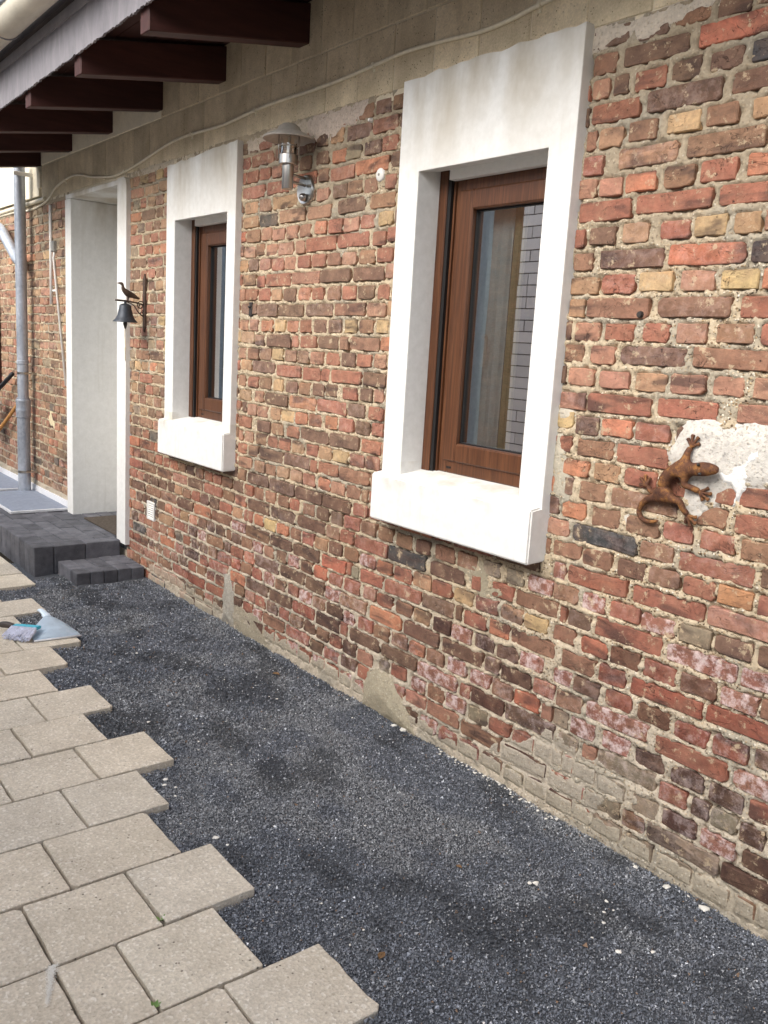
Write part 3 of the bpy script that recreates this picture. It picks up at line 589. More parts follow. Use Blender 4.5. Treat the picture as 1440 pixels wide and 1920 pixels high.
for k in range(0, 36):
    L = sorted(courses.get(k, []), key=lambda b: b[0]); row = []
    for b in L:
        if row and b[0] < row[-1][1]+0.007:
            mid = (b[0]+row[-1][1])/2; row[-1][1] = mid-0.0045; b[0] = mid+0.0045
        if b[1]-b[0] > 0.02: row.append(b)
    # fill what is not transcribed: alternate stretcher and header courses
    stretch = sum(1 for b in row if b[1]-b[0] > 0.16) > len(row)*0.35 if row else k % 2 == 0
    full = []; x = XL+random.uniform(0, 0.1)
    def fill(xa, xb):
        x = xa
        while xb-x > 0.035:
            w_ = random.uniform(0.19, 0.215) if (stretch and random.random() < 0.85) else random.uniform(0.090, 0.108)
            if xb-x-w_ < 0.05: w_ = min(xb-x, 0.22)
            full.append([x, x+w_, k, None, None]); x += w_+random.uniform(0.010, 0.018)
    cur = XL
    for b in row:
        if b[0]-cur > 0.055: fill(cur, b[0]-0.012)
        full.append(b); cur = b[1]+0.012
    fill(cur, XR)
    for x0, x1, kk, c, z in full:
        xm = (x0+x1)/2; z0 = zc(k, xm)
        if z is None or abs(z-z0) > 0.02: z = z0+random.uniform(-0.003, 0.003)
        else: z = 0.6*z+0.4*z0
        if z > 2.498 or z < 0.01 or (x1 < -6.6 and z < 0.26): continue
        if any(x0 > h[0]-0.004 and x1 < h[1]+0.004 and h[2] < z < h[3] for h in COVER): continue
        hit = False
        for h in HOLES:
            if x1 > h[0] and x0 < h[1] and h[2] < z < h[3]:
                if x0 < h[0] < x1: x1 = h[0]
                elif x0 < h[1] < x1: x0 = h[1]
        if x1-x0 < 0.025: continue
        if c is None: c = pick_colour(xm, z)
        hh = random.uniform(0.052, 0.058) if xm > -4 else random.uniform(0.050, 0.056)
        dz = 0.0; y = 0.0066+random.uniform(-0.0018, 0.0022)
        if x1-x0 > 0.225 and random.random() < 0: pass
        v = random.uniform(0.90, 1.10); rgb = [PAL[c][0]*0.965, PAL[c][1]*0.975, PAL[c][2]*0.90]; tan = 0.34 if xm < -6.5 else (0.24 if xm < -4.8 and z > 0.9 else (0.20 if xm < -2.75 and z > 0.9 else 0.04))
        rgb = [q_*(1-tan)+w_*tan for q_, w_ in zip(rgb, (192, 160, 124))]; v *= 0.90 if (xm > -2.4 and z < 0.75) else 1.0; col = lin(*rgb, k=v); jit = [random.uniform(0.95, 1.05) for _ in range(3)]
        bloom = 0.85 if c == 'w' else (0.30 if (z < 0.55 and random.random() < 0.35) else random.choice([0, 0, 0, 0.12]))
        bricks.append(dict(x0=x0, x1=x1, z=z, h=hh, y=y, tilt=random.uniform(-0.012, 0.012), c=(col[0]*jit[0], col[1]*jit[1], col[2]*jit[2], bloom), k=c))
# brick shapes: a worn outline of 12 points, a chamfer, and sides; shared by many bricks
def brick_shape(long_, seed):
    r = random.Random(seed); w, h = 0.5, 0.5; asp = 0.27 if long_ else 0.52
    cr = r.uniform(0.05, 0.16)
    pts = []
    for cx, cz, order in ((-1, -1, 0), (1, -1, 1), (1, 1, 0), (-1, 1, 1)):
        a = cr*r.uniform(0.5, 1.6); q1 = (cx*(w-a*asp), cz*h); q2 = (cx*w, cz*(h-a))
        pts += [q2, q1] if order == 0 else [q1, q2]
    full = []
    for i, p in enumerate(pts):
        full.append((p[0]+r.uniform(-0.012, 0.012)*asp*2, p[1]+r.uniform(-0.04, 0.04)))
        if i in (1, 5):
            q = pts[i+1]; full.append(((p[0]+q[0])/2+r.uniform(-0.1, 0.1), p[1]*1.0+r.uniform(-0.05, 0.06)*(1 if p[1] < 0 else -1)))
    return full
def brick_verts(shape, W, H, yf, yb=0.02):
    """rings: back, shoulder, face; returns verts and faces in local space (x, y, z); face looks to -y"""
    n = len(shape); V = []
    for (sx, sz) in shape: V.append((sx*W, yb, sz*H))
    for (sx, sz) in shape: V.append((sx*W, -yf+0.0024, sz*H))
    ix = 1-0.005/W; iz = 1-0.005/H
    for i, (sx, sz) in enumerate(shape): V.append((sx*W*ix, -yf+((i*37+int(sx*1000)) % 7-3)*0.0004, sz*H*iz))
    V.append((0, -yf-0.0008, 0)); F = []
    for a in (0, n):
        for i in range(n): j = (i+1) % n; F += [(a+i, a+j, a+n+j), (a+i, a+n+j, a+n+i)]
    for i in range(n): F.append((2*n+i, 2*n+(i+1) % n, 3*n))
    return V, F
SH_L = [brick_shape(True, s) for s in range(12)]; SH_S = [brick_shape(False, 50+s) for s in range(14)]

# the wall: a rough mortar face, pushed in between the bricks and ragged over their edges
wall = thing('wall', (0, 0, 0), parent=house); wall.location = -wloc(house)
MX = np.concatenate([np.arange(XL, -5.4, 0.015), np.arange(-5.4, -3.1, 0.009), np.arange(-3.1, -0.75, 0.0063), np.arange(-0.75, XR, 0.015)])
MZ = np.arange(-0.03, 2.53, 0.0072)
GX, GZ = np.meshgrid(MX, MZ, indexing='ij')
low = fbm(GX, GZ, 2.2, 3, 3); rag = fbm(GX, GZ, 45, 21, 3); fine = vnoise(GX, GZ, 130, 29)
jl = 0.0046+(low-0.5)*0.014+(rag-0.5)*0.006
coarse = np.clip((GX+2.3)/0.3, 0, 1)*np.clip((2.0-GZ)/0.3, 0, 1)*np.clip((GZ-0.75)/0.3, 0, 1)
inside = np.full(GX.shape, -0.02)
for b in bricks:
    i0, i1 = np.searchsorted(MX, [b['x0']-0.03, b['x1']+0.03]); j0, j1 = np.searchsorted(MZ, [b['z']-b['h']/2-0.03, b['z']+b['h']/2+0.03])
    sx, sz = GX[i0:i1, j0:j1], GZ[i0:i1, j0:j1]
    d = np.minimum(np.minimum(sx-b['x0'], b['x1']-sx), np.minimum(sz-b['z']+b['h']/2, b['z']+b['h']/2-sz))
    inside[i0:i1, j0:j1] = np.maximum(inside[i0:i1, j0:j1], d)
H_ = jl+(rag-0.45)*0.010+0.0012*coarse-np.clip(inside+0.0055-(rag-0.5)*0.022, 0, 0.03)*1.4
H_ = np.where(inside > 0.016, -0.012, H_)+(fine-0.5)*(0.0020+0.0035*coarse)
H_ = np.clip(H_, -0.014, 0.0115)
def mortar_col(x, z):
    n1 = fbm(x, z, 1.6, 51, 3); n2 = fbm(x, z, 7, 61, 3)
    sand = np.array(lin(194, 177, 150)[:3]); grey = np.array(lin(168, 154, 132)[:3]); lime = np.array(lin(196, 183, 163)[:3])
    up = np.clip((z-1.70+(n1-0.5)*1.1)/0.35, 0, 1)
    up = np.where(x < -2.4, np.clip((z-2.12+(n1-0.5)*0.9)/0.3, 0, 1), up)
    lo = np.clip((0.75-z+(n1-0.5)*0.7)/0.4, 0, 1)
    cem = np.clip((fbm(x, z, 5.5, 71, 3)-0.56)*9, 0, 1)*0.75
    c = sand[None]*(1-up[..., None])*(1-lo[..., None])+grey*up[..., None]*(1-lo[..., None])+lime*lo[..., None]
    c = c*(1-cem[..., None])+np.array(lin(164, 156, 140)[:3])*cem[..., None]
    c = c*(0.86+0.28*n2[..., None])
    rough = np.clip(1.0-up*0.75-lo*0.45, 0.15, 1)*np.clip((fbm(x, z, 3, 81, 2)-0.2)*3.5, 0.35, 1)*np.where(x > -2.0, 1.0, 0.65)
    return np.concatenate([c, rough[..., None]], -1)
n, m = GX.shape; idx = np.arange(n*m).reshape(n, m)
keep = np.ones((n-1, m-1), bool); mx, mz = (GX[:-1, :-1]+GX[1:, 1:])/2, (GZ[:-1, :-1]+GZ[1:, 1:])/2
for h in HOLES: keep &= ~((mx > h[0]) & (mx < h[1]) & (mz > h[2]) & (mz < h[3]))
F = np.stack([idx[:-1, :-1], idx[1:, :-1], idx[1:, 1:], idx[:-1, 1:]], -1)[keep]
mo = fast_mesh('mortar', np.stack([GX, -H_, GZ], -1).reshape(-1, 3), F, M['mortar'], wall, True, mortar_col(GX, GZ).reshape(-1, 4))

# bricks: the ones that show largest are objects, the far and small ones are one joined part
inv = cam.matrix_world.inverted(); fpx = 877.5
def screen(p):
    q = inv @ Vector(p); return (384+fpx*q.x/-q.z, 512-fpx*q.y/-q.z) if q.z < -0.1 else (-9e9, 0)
def area(b):
    c = [screen((x, 0, z)) for x, z in ((b['x0'], b['z']-b['h']/2), (b['x1'], b['z']-b['h']/2), (b['x1'], b['z']+b['h']/2), (b['x0'], b['z']+b['h']/2))]
    cx = sum(p[0] for p in c)/4; cy = sum(p[1] for p in c)/4
    if not (-8 < cx < 776 and -8 < cy < 1032): return 0
    return abs(sum(c[i][0]*c[(i+1) % 4][1]-c[(i+1) % 4][0]*c[i][1] for i in range(4)))/2
order = sorted(range(len(bricks)), key=lambda i: -area(bricks[i]))
single = set(order[:300])
mesh_cache = {}
FV, FF, FC = [], [], []; off = 0
for i, b in enumerate(bricks):
    W, H = b['x1']-b['x0'], b['h']; long_ = W > 0.15; ch = (SH_L if long_ else SH_S); si = random.randrange(len(ch))
    cx, z = (b['x0']+b['x1'])/2, b['z']
    if i in single:
        rw = 0.205 if long_ else 0.100; key = (long_, si)
        if key not in mesh_cache:
            V, F = brick_verts(ch[si], rw, 0.055, 0.0)
            me = bpy.data.meshes.new('brick'); me.from_pydata(V, [], F); me.polygons.foreach_set('use_smooth', [False]*len(F)); me.update()
            me.materials.append(M['brick']); mesh_cache[key] = me
        o = bpy.data.objects.new('brick', mesh_cache[key]); o.parent = wall; o.location = (cx, -b['y'], z)
        o.scale = ((W if True else 0)/rw*random.choice([1, 1, -1]), 1, H/0.055); o.rotation_euler = (random.uniform(-0.02, 0.02), b['tilt'], random.uniform(-0.008, 0.008)); o.color = b['c']
        if o.scale.x < 0: o.scale.x = -o.scale.x; o.rotation_euler.y += math.pi
        C.objects.link(o)
    else:
        V, F = brick_verts(ch[si], W, H, b['y']); V = np.array(V); V[:, 0] += cx; V[:, 2] += z; V[:, 2] += (V[:, 0]-cx)*b['tilt']
        FV.append(V); FF.append(np.array(F)+off); FC.append(np.tile(b['c'], (len(V), 1))); off += len(V)
tag(fast_mesh('brick_field', np.concatenate(FV), np.concatenate(FF), M['brick_field'], wall, False, np.concatenate(FC)), kind='stuff')

# plaster and cement smears lying on the bricks
def sdf(poly, x, z):
    d = np.full(x.shape, 1e9); ins = np.zeros(x.shape, bool); n = len(poly)
    for i in range(n):
        (ax, az_), (bx, bz) = poly[i], poly[(i+1) % n]; ex, ez = bx-ax, bz-az_
        t = np.clip(((x-ax)*ex+(z-az_)*ez)/(ex*ex+ez*ez+1e-12), 0, 1); d = np.minimum(d, np.hypot(x-ax-t*ex, z-az_-t*ez))
        c = ((az_ > z) != (bz > z)) & (x < ex*(z-az_)/(ez+1e-12)+ax); ins ^= c
    return np.where(ins, d, -d)
def patch(poly, thick, col, amp=0.02, nsc=14, seed=101, res=0.0055, rough=0.25, name='plaster_patch', bulge=0.0, soft=0.035, var=0.25, relief=0.0):
    px = [p[0] for p in poly]; pz = [p[1] for p in poly]
    xs = np.arange(min(px)-0.03, max(px)+0.03, res); zs = np.arange(max(min(pz)-0.03, -0.03), max(pz)+0.03, res)
    X, Z = np.meshgrid(xs, zs, indexing='ij'); d = sdf(poly, X, Z)+(fbm(X, Z, nsc, seed, 4)-0.5)*amp*2.2
    h = thick*np.clip(d/soft, -0.4, 1)+(fbm(X, Z, 22, seed+5, 3)-0.5)*0.005+bulge*np.clip(d/0.1, 0, 1)
    ii = np.clip(np.searchsorted(MX, X), 0, len(MX)-1); jj = np.clip(np.searchsorted(MZ, Z), 0, len(MZ)-1)
    rel = np.clip(inside[ii, jj]/0.006, -1, 1)
    h = h+0.0050+relief*rel; keepv = (d > -0.012)
    n, m = X.shape; idx = np.arange(n*m).reshape(n, m); k = keepv[:-1, :-1] & keepv[1:, :-1] & keepv[1:, 1:] & keepv[:-1, 1:]
    F = np.stack([idx[:-1, :-1], idx[1:, :-1], idx[1:, 1:], idx[:-1, 1:]], -1)[k]
    if not len(F): return
    h = np.where(keepv & (d > -0.004), h, -0.004)
    c = np.array(lin(*col)[:3])[None, None]*(1-0.10*np.clip(relief*400, 0, 1)*rel[..., None])*(1-var/2+var*fbm(X, Z, 9, seed+9, 3)[..., None]*1.0)
    cc = np.concatenate([c, np.full(X.shape+(1,), rough)], -1)
    used = np.unique(F); re = np.full(n*m, -1); re[used] = np.arange(len(used))
    V = np.stack([X, -h, Z], -1).reshape(-1, 3)[used]
    return fast_mesh(name, V, re[F], M['mortar'], wall, True, cc.reshape(-1, 4)[used])
patch([(-1.45, 1.385), (-1.37, 1.40), (-1.29, 1.385), (-1.12, 1.42), (-1.0, 1.41), (-1.0, 1.23), (-1.17, 1.235), (-1.25, 1.22), (-1.30, 1.19), (-1.36, 1.13), (-1.38, 1.10), (-1.42, 1.11), (-1.43, 1.19), (-1.47, 1.23), (-1.50, 1.29)], 0.009, (208, 203, 194), 0.014, 16, 101)
patch([(-1.335, 1.245), (-1.315, 1.262), (-1.30, 1.256), (-1.285, 1.29), (-1.262, 1.298), (-1.24, 1.325), (-1.215, 1.337), (-1.195, 1.315), (-1.205, 1.295), (-1.225, 1.28), (-1.22, 1.262), (-1.24, 1.245), (-1.238, 1.22), (-1.25, 1.19), (-1.262, 1.165), (-1.275, 1.16), (-1.28, 1.185), (-1.272, 1.205), (-1.29, 1.22)], 0.0115, (232, 231, 227), 0.014, 34, 121, rough=0.12, soft=0.012, var=0.22, res=0.004)
patch([(-1.925, 1.29), (-1.90, 1.30), (-1.87, 1.2), (-1.84, 1.13), (-1.845, 1.09), (-1.88, 1.06), (-1.925, 1.13)], 0.006, (186, 178, 160), 0.014, 22, 131)
patch([(-1.92, 1.37), (-1.88, 1.385), (-1.86, 1.36), (-1.885, 1.33), (-1.92, 1.34)], 0.006, (196, 188, 172), 0.012, 30, 141)
patch([(-1.62, 1.07), (-1.585, 1.08), (-1.575, 1.05), (-1.60, 1.03)], 0.006, (206, 200, 188), 0.01, 30, 145)
patch([(-1.84, 0.285), (-1.74, 0.29), (-1.62, 0.262), (-1.52, 0.225), (-1.47, 0.19), (-1.55, 0.14), (-1.62, 0.09), (-1.9, 0.02), (-2.2, 0.02), (-2.02, 0.16)], 0.0012, (184, 173, 156), 0.05, 10, 151, relief=0.0035, var=0.4)
patch([(-2.87, 0.16), (-2.78, 0.20), (-2.68, 0.185), (-2.62, 0.12), (-2.55, 0.06), (-2.5, -0.02), (-2.9, -0.02)], 0.008, (170, 160, 138), 0.02, 14, 161, bulge=0.018)
patch([(-4.19, 0.27), (-4.12, 0.29), (-4.08, 0.2), (-4.06, 0.0), (-4.2, 0.0)], 0.008, (166, 160, 148), 0.02, 16, 171, bulge=0.02)
patch([(-4.06, 0.12), (-3.8, 0.14), (-3.72, 0.05), (-3.7, -0.02), (-4.1, -0.02)], 0.004, (160, 150, 130), 0.03, 12, 175)
patch([(-2.36, 0.765), (-2.28, 0.79), (-2.2, 0.78), (-2.12, 0.70), (-2.2, 0.66), (-2.26, 0.70), (-2.33, 0.70)], 0.002, (166, 156, 134), 0.022, 16, 181)
patch([(-3.56, 2.525), (-3.2, 2.53), (-3.02, 2.525), (-3.1, 2.455), (-3.24, 2.44), (-3.34, 2.40), (-3.44, 2.41), (-3.5, 2.45)], 0.006, (200, 184, 170), 0.018, 14, 191)
patch([(-4.09, 2.525), (-3.5, 2.527), (-3.5, 2.455), (-3.8, 2.46), (-4.06, 2.44)], 0.006, (196, 182, 164), 0.012, 14, 201)
patch([(-1.925, 2.527), (-1.5, 2.53), (-1.5, 2.50), (-1.62, 2.478), (-1.73, 2.46), (-1.80, 2.47), (-1.93, 2.455)], 0.007, (204, 192, 176), 0.012, 18, 211)
patch([(-1.5, 2.53), (-0.4, 2.53), (-0.4, 2.505), (-1.5, 2.505)], 0.006, (196, 184, 166), 0.012, 18, 215)
patch([(-5.52, 2.525), (-4.91, 2.525), (-4.91, 2.485), (-5.2, 2.475), (-5.52, 2.49)], 0.006, (198, 186, 166), 0.012, 14, 221)
patch([(-7.19, 0.82), (-7.14, 0.93), (-7.07, 0.86), (-7.0, 0.77), (-6.96, 0.72), (-7.03, 0.745), (-7.13, 0.78)], 0.006, (216, 202, 166), 0.012, 22, 231, rough=0.0)
# cement skirting along the foot of the wall
def foot(x0, x1, seed):
    top = [(x, 0.045+0.055*float(fbm(np.array(x), np.array(0.3), 3.0, seed, 3))) for x in np.arange(x1, x0, -0.12)]
    patch([(x0, -0.03), (x1, -0.03)]+top, 0.0015, (178, 167, 148), 0.034, 12, seed, relief=0.004, var=0.45)
foot(-5.2, -3.6, 241); foot(-3.6, -2.4, 251); foot(-2.4, -1.3, 261); foot(-1.3, 0.5, 271)
patch([(-5.2, 0.1), (-4.9, 0.13), (-4.7, 0.09), (-4.6, -0.02), (-5.2, -0.02)], 0.003, (190, 168, 148), 0.03, 12, 281, relief=0.003, var=0.4)

# aerated concrete block courses above the bricks
band = thing('block_course', (0, 0, 0), parent=house); band.location = -wloc(house)
def zl(x): return (x+3.5)*0.004
def block(x0, x1, z0, z1, y=0.0):
    o = obj('block', box(x0+0.0025, x1-0.0025, y-0.0065-random.uniform(0, 0.004), 0.2, z0+zl(x0), z1+zl(x0), 0.003), M['block'], band)
    return o
x = 0.7
JL = [-4.294-0.2357*i for i in range(20, 0, -1)]; JL = [v for v in JL if v > -7.25]+[-4.294, -4.067, -3.841, -3.613, -3.379, -3.142, -2.908, -2.672, -2.429, -2.189]+[-2.189+0.238*i for i in range(1, 13)]
JL = [-7.28]+[v for v in JL if v > -7.2]
for a, b in zip(JL, JL[1:]): block(a, b, 2.522, 2.764)
JU = [-5.07+0.2345*i for i in range(0, 25)]
for a, b in zip(JU, JU[1:]): block(a, b, 2.770, 3.12, -0.001)
obj('joint_mortar', box(-7.27, 0.72, -0.0045, 0.19, 2.49, 3.1), simple('pale_block_joint', lin(214, 202, 178), 0.95, 0, 0.1, 60, 0.1, 0.5, 0.002), band)
obj('rendered_infill', box(-7.28, -5.075, -0.010, 0.2, 2.762, 3.05, 0.003), M['cream_render'], band)
obj('rendered_upper_wall', box(-9.4, -7.36, -0.006, 0.2, 2.545, 4.2, 0.003), M['cream_render'], band)
obj('rendered_corner', box(-7.355, -7.285, -0.02, 0.2, 2.60, 2.72, 0.004), M['cream_render'], band)
obj('base_board', prism([(-9.3, -0.014, 0.15), (-6.675, -0.014, 0.15), (-6.675, -0.014, 0.236), (-9.3, -0.014, 0.238)], [(-9.3, 0.02, 0.15), (-6.675, 0.02, 0.15), (-6.675, 0.02, 0.236), (-9.3, 0.02, 0.238)]), M['white_render'], band)

# ------------------------------------------------------------------ windows
def surround(parent, x0, x1, z0, zt0, zt1, i0, i1, zi, yf, yb=0.10, rag=0.006):
    """inverted U of white plaster; the top edge is ragged"""
    top = []
    nseg = 22
    for s in range(nseg+1):
        t = s/nseg; top.append((x0+(x1-x0)*t, zt0+(zt1-zt0)*t+(random.uniform(-rag, rag) if 0 < s < nseg else 0)))
    outl = [(x0, z0)]+top+[(x1, z0), (i1, z0), (i1, zi), (i0, zi), (i0, z0)]
    back = [(x0, z0)]+top+[(x1, z0), (i1, z0), (i1, zi+0.022), (i0, zi+0.022), (i0, z0)]
    bm = prism([(a, yf, b) for a, b in outl], [(a, yb, b) for a, b in back])
    es = [e for e in bm.edges if e.calc_length() > 0.08 and (abs(e.verts[0].co.y-yf) < 1e-5 and abs(e.verts[1].co.y-yf) < 1e-5)]
    bmesh.ops.bevel(bm, geom=es, offset=0.004, segments=2, affect='EDGES', profile=0.6)
    return obj('surround', bm, M['paint'], parent)
def sill(parent, x0, x1, zb, zt, yf, yback, zback):
    P = [(yf, zb), (yf, zt), (yback, zback), (yback, zb+0.03), (0.0, zb+0.004)]
    bm = prism([(x0, a, b) for a, b in P], [(x1, a, b) for a, b in P])
    bmesh.ops.bevel(bm, geom=[e for e in bm.edges if e.verts[0].co.y < -0.05 or e.verts[1].co.y < -0.05], offset=0.006, segments=2, affect='EDGES')
    return obj('sill', bm, M['paint'], parent)
def ring_frame(x0, x1, z0, z1, w, y0, y1, bev=0.004, wb=None, wt=None):
    bm = bmesh.new(); wb = wb or w; wt = wt or w
    add_box(bm, x0, x0+w, y0, y1, z0, z1, bev); add_box(bm, x1-w, x1, y0, y1, z0, z1, bev)
    add_box(bm, x0+w+0.0004, x1-w-0.0004, y0+0.0003, y1-0.001, z0, z0+wb, bev); add_box(bm, x0+w+0.0004, x1-w-0.0004, y0+0.0003, y1-0.001, z1-wt, z1, bev)
    return bm
def make_window(label, o0, o1, z_out, zt0, zt1, i0, i1, zi, yf, s0, s1, szb, szt, ysf, rail, has_handle):
    w = thing('window', ((i0+i1)/2, 0, 1.05), label, parent=house); w.location = Vector(((i0+i1)/2, 0, 1.05))-wloc(house)
    surround(w, o0, o1, z_out, zt0, zt1, i0, i1, zi, yf)
    sill(w, s0, s1, szb, szt, ysf, 0.12, szt+0.033)
    zb = szt+0.029
    # shutter guide rails; a black strip stands in for each shaded slot
    for sgn, xe in ((1, i0),):
        a, b = sorted((xe, xe+sgn*rail)); bm = bmesh.new(); add_box(bm, a, b, 0.062, 0.125, zb-0.005, zi+0.02, 0.002)
        r = obj('shutter_rail', bm, M['frame'], w)
        a, b = sorted((xe+sgn*(rail+0.0005), xe+sgn*(rail+0.0175))); r2 = box(a, b, 0.067, 0.125, zb-0.004, zi+0.02); obj('slot', r2, M['slot'], r)
        a, b = sorted((xe+sgn*(rail+0.018), xe+sgn*(rail+0.0275))); r2 = box(a, b, 0.080, 0.125, zb-0.004, zi+0.02, 0.001); obj('lip', r2, M['frame'], r)
    f0, f1 = i0+rail+0.029, i1+0.060
    fr = obj('frame', ring_frame(f0, f1, zb, zi+0.02, 0.045, 0.086, 0.15, 0.004, 0.058, 0.098), M['frame'], w)
    obj('drain_cap', box(f0+0.05, f0+0.075, 0.0835, 0.087, zb+0.018, zb+0.026), M['slot'], fr)
    sa = obj('sash', ring_frame(f0+0.030, f1-0.030, zb+0.048, zi-0.060, 0.072, 0.074, 0.14, 0.006), M['frame'], w)
    g0, g1 = f0+0.102, f1-0.102; z0, z1 = zb+0.120, zi-0.132
    obj('gasket', ring_frame(g0-0.0005, g1+0.0005, z0-0.0005, z1+0.0005, 0.006, 0.098, 0.112, 0.0005), M['slot'], sa)
    bm = bmesh.new(); v = [bm.verts.new(p) for p in ((g0, 0.108, z0), (g1, 0.108, z0), (g1, 0.108, z1), (g0, 0.108, z1))]; bm.faces.new(v)
    obj('pane', bm, M['glass'], w)
    obj('shutter_box_edge', box(i0+rail+0.02, i1-0.003, 0.05, 0.084, zi-0.022, zi+0.019, 0.002), M['white_plastic'], w)
    # curtain: folded cloth hung behind the pane, and the dim room behind it
    n = 60; cx = np.linspace(i0+0.03, i0+(i1-i0)*0.47, n); V = []; F = []
    for j, zz in enumerate((zb, zi)):
        for i in range(n): V.append((cx[i], 0.185+0.012*math.sin(i*1.15)+0.006*math.sin(i*2.9+1), zz))
    F = [(i, i+1, n+i+1, n+i) for i in range(n-1)]
    if has_handle:
        fast_mesh('curtain', V, F, M['curtain'], w, True)
        xe = i0+(i1-i0)*0.47; k = 24
        V = [(xe+0.002+0.058*i/(k-1), 0.178+0.007*math.sin(i*1.7), zz) for zz in (zb, zi) for i in range(k)]
        fast_mesh('curtain', V, [(i, i+1, k+i+1, k+i) for i in range(k-1)], M['curtain_gold'], w, True)
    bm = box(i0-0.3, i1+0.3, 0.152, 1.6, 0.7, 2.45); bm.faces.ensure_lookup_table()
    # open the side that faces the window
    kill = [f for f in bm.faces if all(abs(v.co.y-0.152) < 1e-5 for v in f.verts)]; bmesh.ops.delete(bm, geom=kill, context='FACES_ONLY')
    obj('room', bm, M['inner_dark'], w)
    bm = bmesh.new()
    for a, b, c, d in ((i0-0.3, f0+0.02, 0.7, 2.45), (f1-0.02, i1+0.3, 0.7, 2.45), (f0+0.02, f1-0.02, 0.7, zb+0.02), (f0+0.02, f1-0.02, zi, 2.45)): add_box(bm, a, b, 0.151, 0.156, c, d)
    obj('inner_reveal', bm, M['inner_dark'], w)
    if has_handle:
        bm = bmesh.new(); hx = g0+0.045
        add_tube(bm, catmull([(hx, 0.135, 1.60), (hx, 0.150, 1.605), (hx-0.002, 0.155, 1.58), (hx-0.004, 0.155, 1.53), (hx-0.010, 0.152, 1.49)], 5), 0.008, 8)
        obj('handle', bm, M['white_plastic'], w)
    return w
make_window('wide window with white surround, brown frame and curtain, between the lamp and the lizard', -2.790, -1.921, 1.03, 2.527, 2.538, -2.671, -2.031, 2.193, -0.046, -2.793, -1.9205, 0.856, 1.042, -0.095, 0.046, True)
make_window('narrower looking window with white surround beside the bell', -4.910, -4.094, 1.03, 2.473, 2.503, -4.801, -4.184, 2.171, -0.042, -4.913, -4.0935, 0.851, 1.050, -0.082, 0.042, False)

# ------------------------------------------------------------------ doorway
dw = thing('doorway', (-6.05, 0, 0.17), parent=house); dw.location = Vector((-6.05, 0, 0.17))-wloc(house)
obj('jamb', box(-6.672, -6.550, -0.033, 0.47, 0.150, 2.452, 0.006, 2), M['paint'], dw)
RJ = [(-5.668, 0.150), (-5.520, 0.150), (-5.520, 2.44), (-5.535, 2.475), (-5.57, 2.490), (-5.668, 2.488)]
bm = prism([(x, -0.035, z) for x, z in RJ], [(x, 0.47, z) for x, z in RJ])
obj('jamb', bm, M['paint'], dw)
obj('lintel', box(-6.67, -5.670, -0.028, 0.469, 2.454, 2.486, 0.003), M['paint'], dw)
dl = obj('door', box(-6.548, -5.670, 0.40, 0.45, 0.18, 2.452, 0.004), M['white_plastic'], dw)
obj('door_panel', box(-6.35, -5.75, 0.392, 0.41, 1.2, 2.25, 0.006), M['grey_plastic'], dl)
obj('door_handle', tube([(-5.72, 0.40, 1.2), (-5.72, 0.36, 1.2), (-5.72, 0.35, 1.2), (-5.84, 0.35, 1.2)], 0.009, 8), M['steel'], dl)

# ------------------------------------------------------------------ roof edge
roof = thing('roof', (-3.5, -0.4, 2.8), parent=house); roof.location = Vector((0, -0.4, 2.8))
def zb_(x): return 2.828+(x+3.523)*0.0165
PIT = 0.130/0.745
for k in range(-4, 6):
    xr = -3.523-0.762*k; zb = zb_(xr); yo = -0.745
    def zz(y, up): return zb+PIT*y+up
    side = [(0.25, 0.0), (yo, 0.0), (yo, 0.15), (0.25, 0.17)]
    bm = prism([(xr, y, zz(y, u)) for y, u in side], [(xr-0.085, y, zz(y, u)) for y, u in side])
    bmesh.ops.bevel(bm, geom=[e for e in bm.edges], offset=0.004, segments=1, affect='EDGES')
    obj('rafter', bm, M['rafter'], roof)
for j in range(6):
    ya, yb2 = -0.748+j*0.175, -0.748+(j+1)*0.175-0.004
    P = [(-7.42, ya), (0.8, ya), (0.8, yb2), (-7.42, yb2)]
    obj('soffit_board', prism([(x, y, zb_(x)+PIT*y+0.172) for x, y in P], [(x, y, zb_(x)+PIT*y+0.192) for x, y in P]), M['soffit'], roof)
P = [(-7.45, -0.80), (0.9, -0.80), (0.9, 2.6), (-7.45, 2.6)]
obj('roof_covering', prism([(x, y, zb_(x)+PIT*y+0.305) for x, y in P], [(x, y, zb_(x)+PIT*y+0.36) for x, y in P]), M['roof'], roof)
# fascia with a frayed lower edge
nf = 1400; xs = np.linspace(-7.42, 0.8, nf); V = []; F = []
rg = (fbm(xs, xs*0+1.3, 40, 91, 3)-0.5)*0.008+(vnoise(xs, xs*0, 170, 95)-0.5)*0.012
for i, x in enumerate(xs):
    zbot = 2.735+(x+5.5)*0.0245+rg[i]; ztop = 2.935+(x+5.0)*0.0165
    V += [(x, -0.766, zbot), (x, -0.766, ztop), (x, -0.752, ztop), (x, -0.752, zbot+0.004)]
for i in range(nf-1):
    a = 4*i; b = a+4; F += [(a, b, b+1, a+1), (a+2, b+2, b+3, a+3), (a+3, b+3, b, a), (a+1, b+1, b+2, a+2)]
fast_mesh('fascia', V, F, M['fascia'], roof)
obj('drip_strip', prism([(-7.42, -0.7725, 2.925-2.42*0.0165), (0.8, -0.7725, 2.925+5.8*0.0165), (0.8, -0.7725, 3.05+5.8*0.0165), (-7.42, -0.7725, 3.05-2.42*0.0165)],
                        [(-7.42, -0.7665, 2.925-2.42*0.0165), (0.8, -0.7665, 2.925+5.8*0.0165), (0.8, -0.7665, 3.05+5.8*0.0165), (-7.42, -0.7665, 3.05-2.42*0.0165)]), M['fascia_strip'], roof)
gut = thing('gutter', (-4.7, -0.87, 3.0), 'cream weathered half round rain gutter along the eaves', 'gutter')
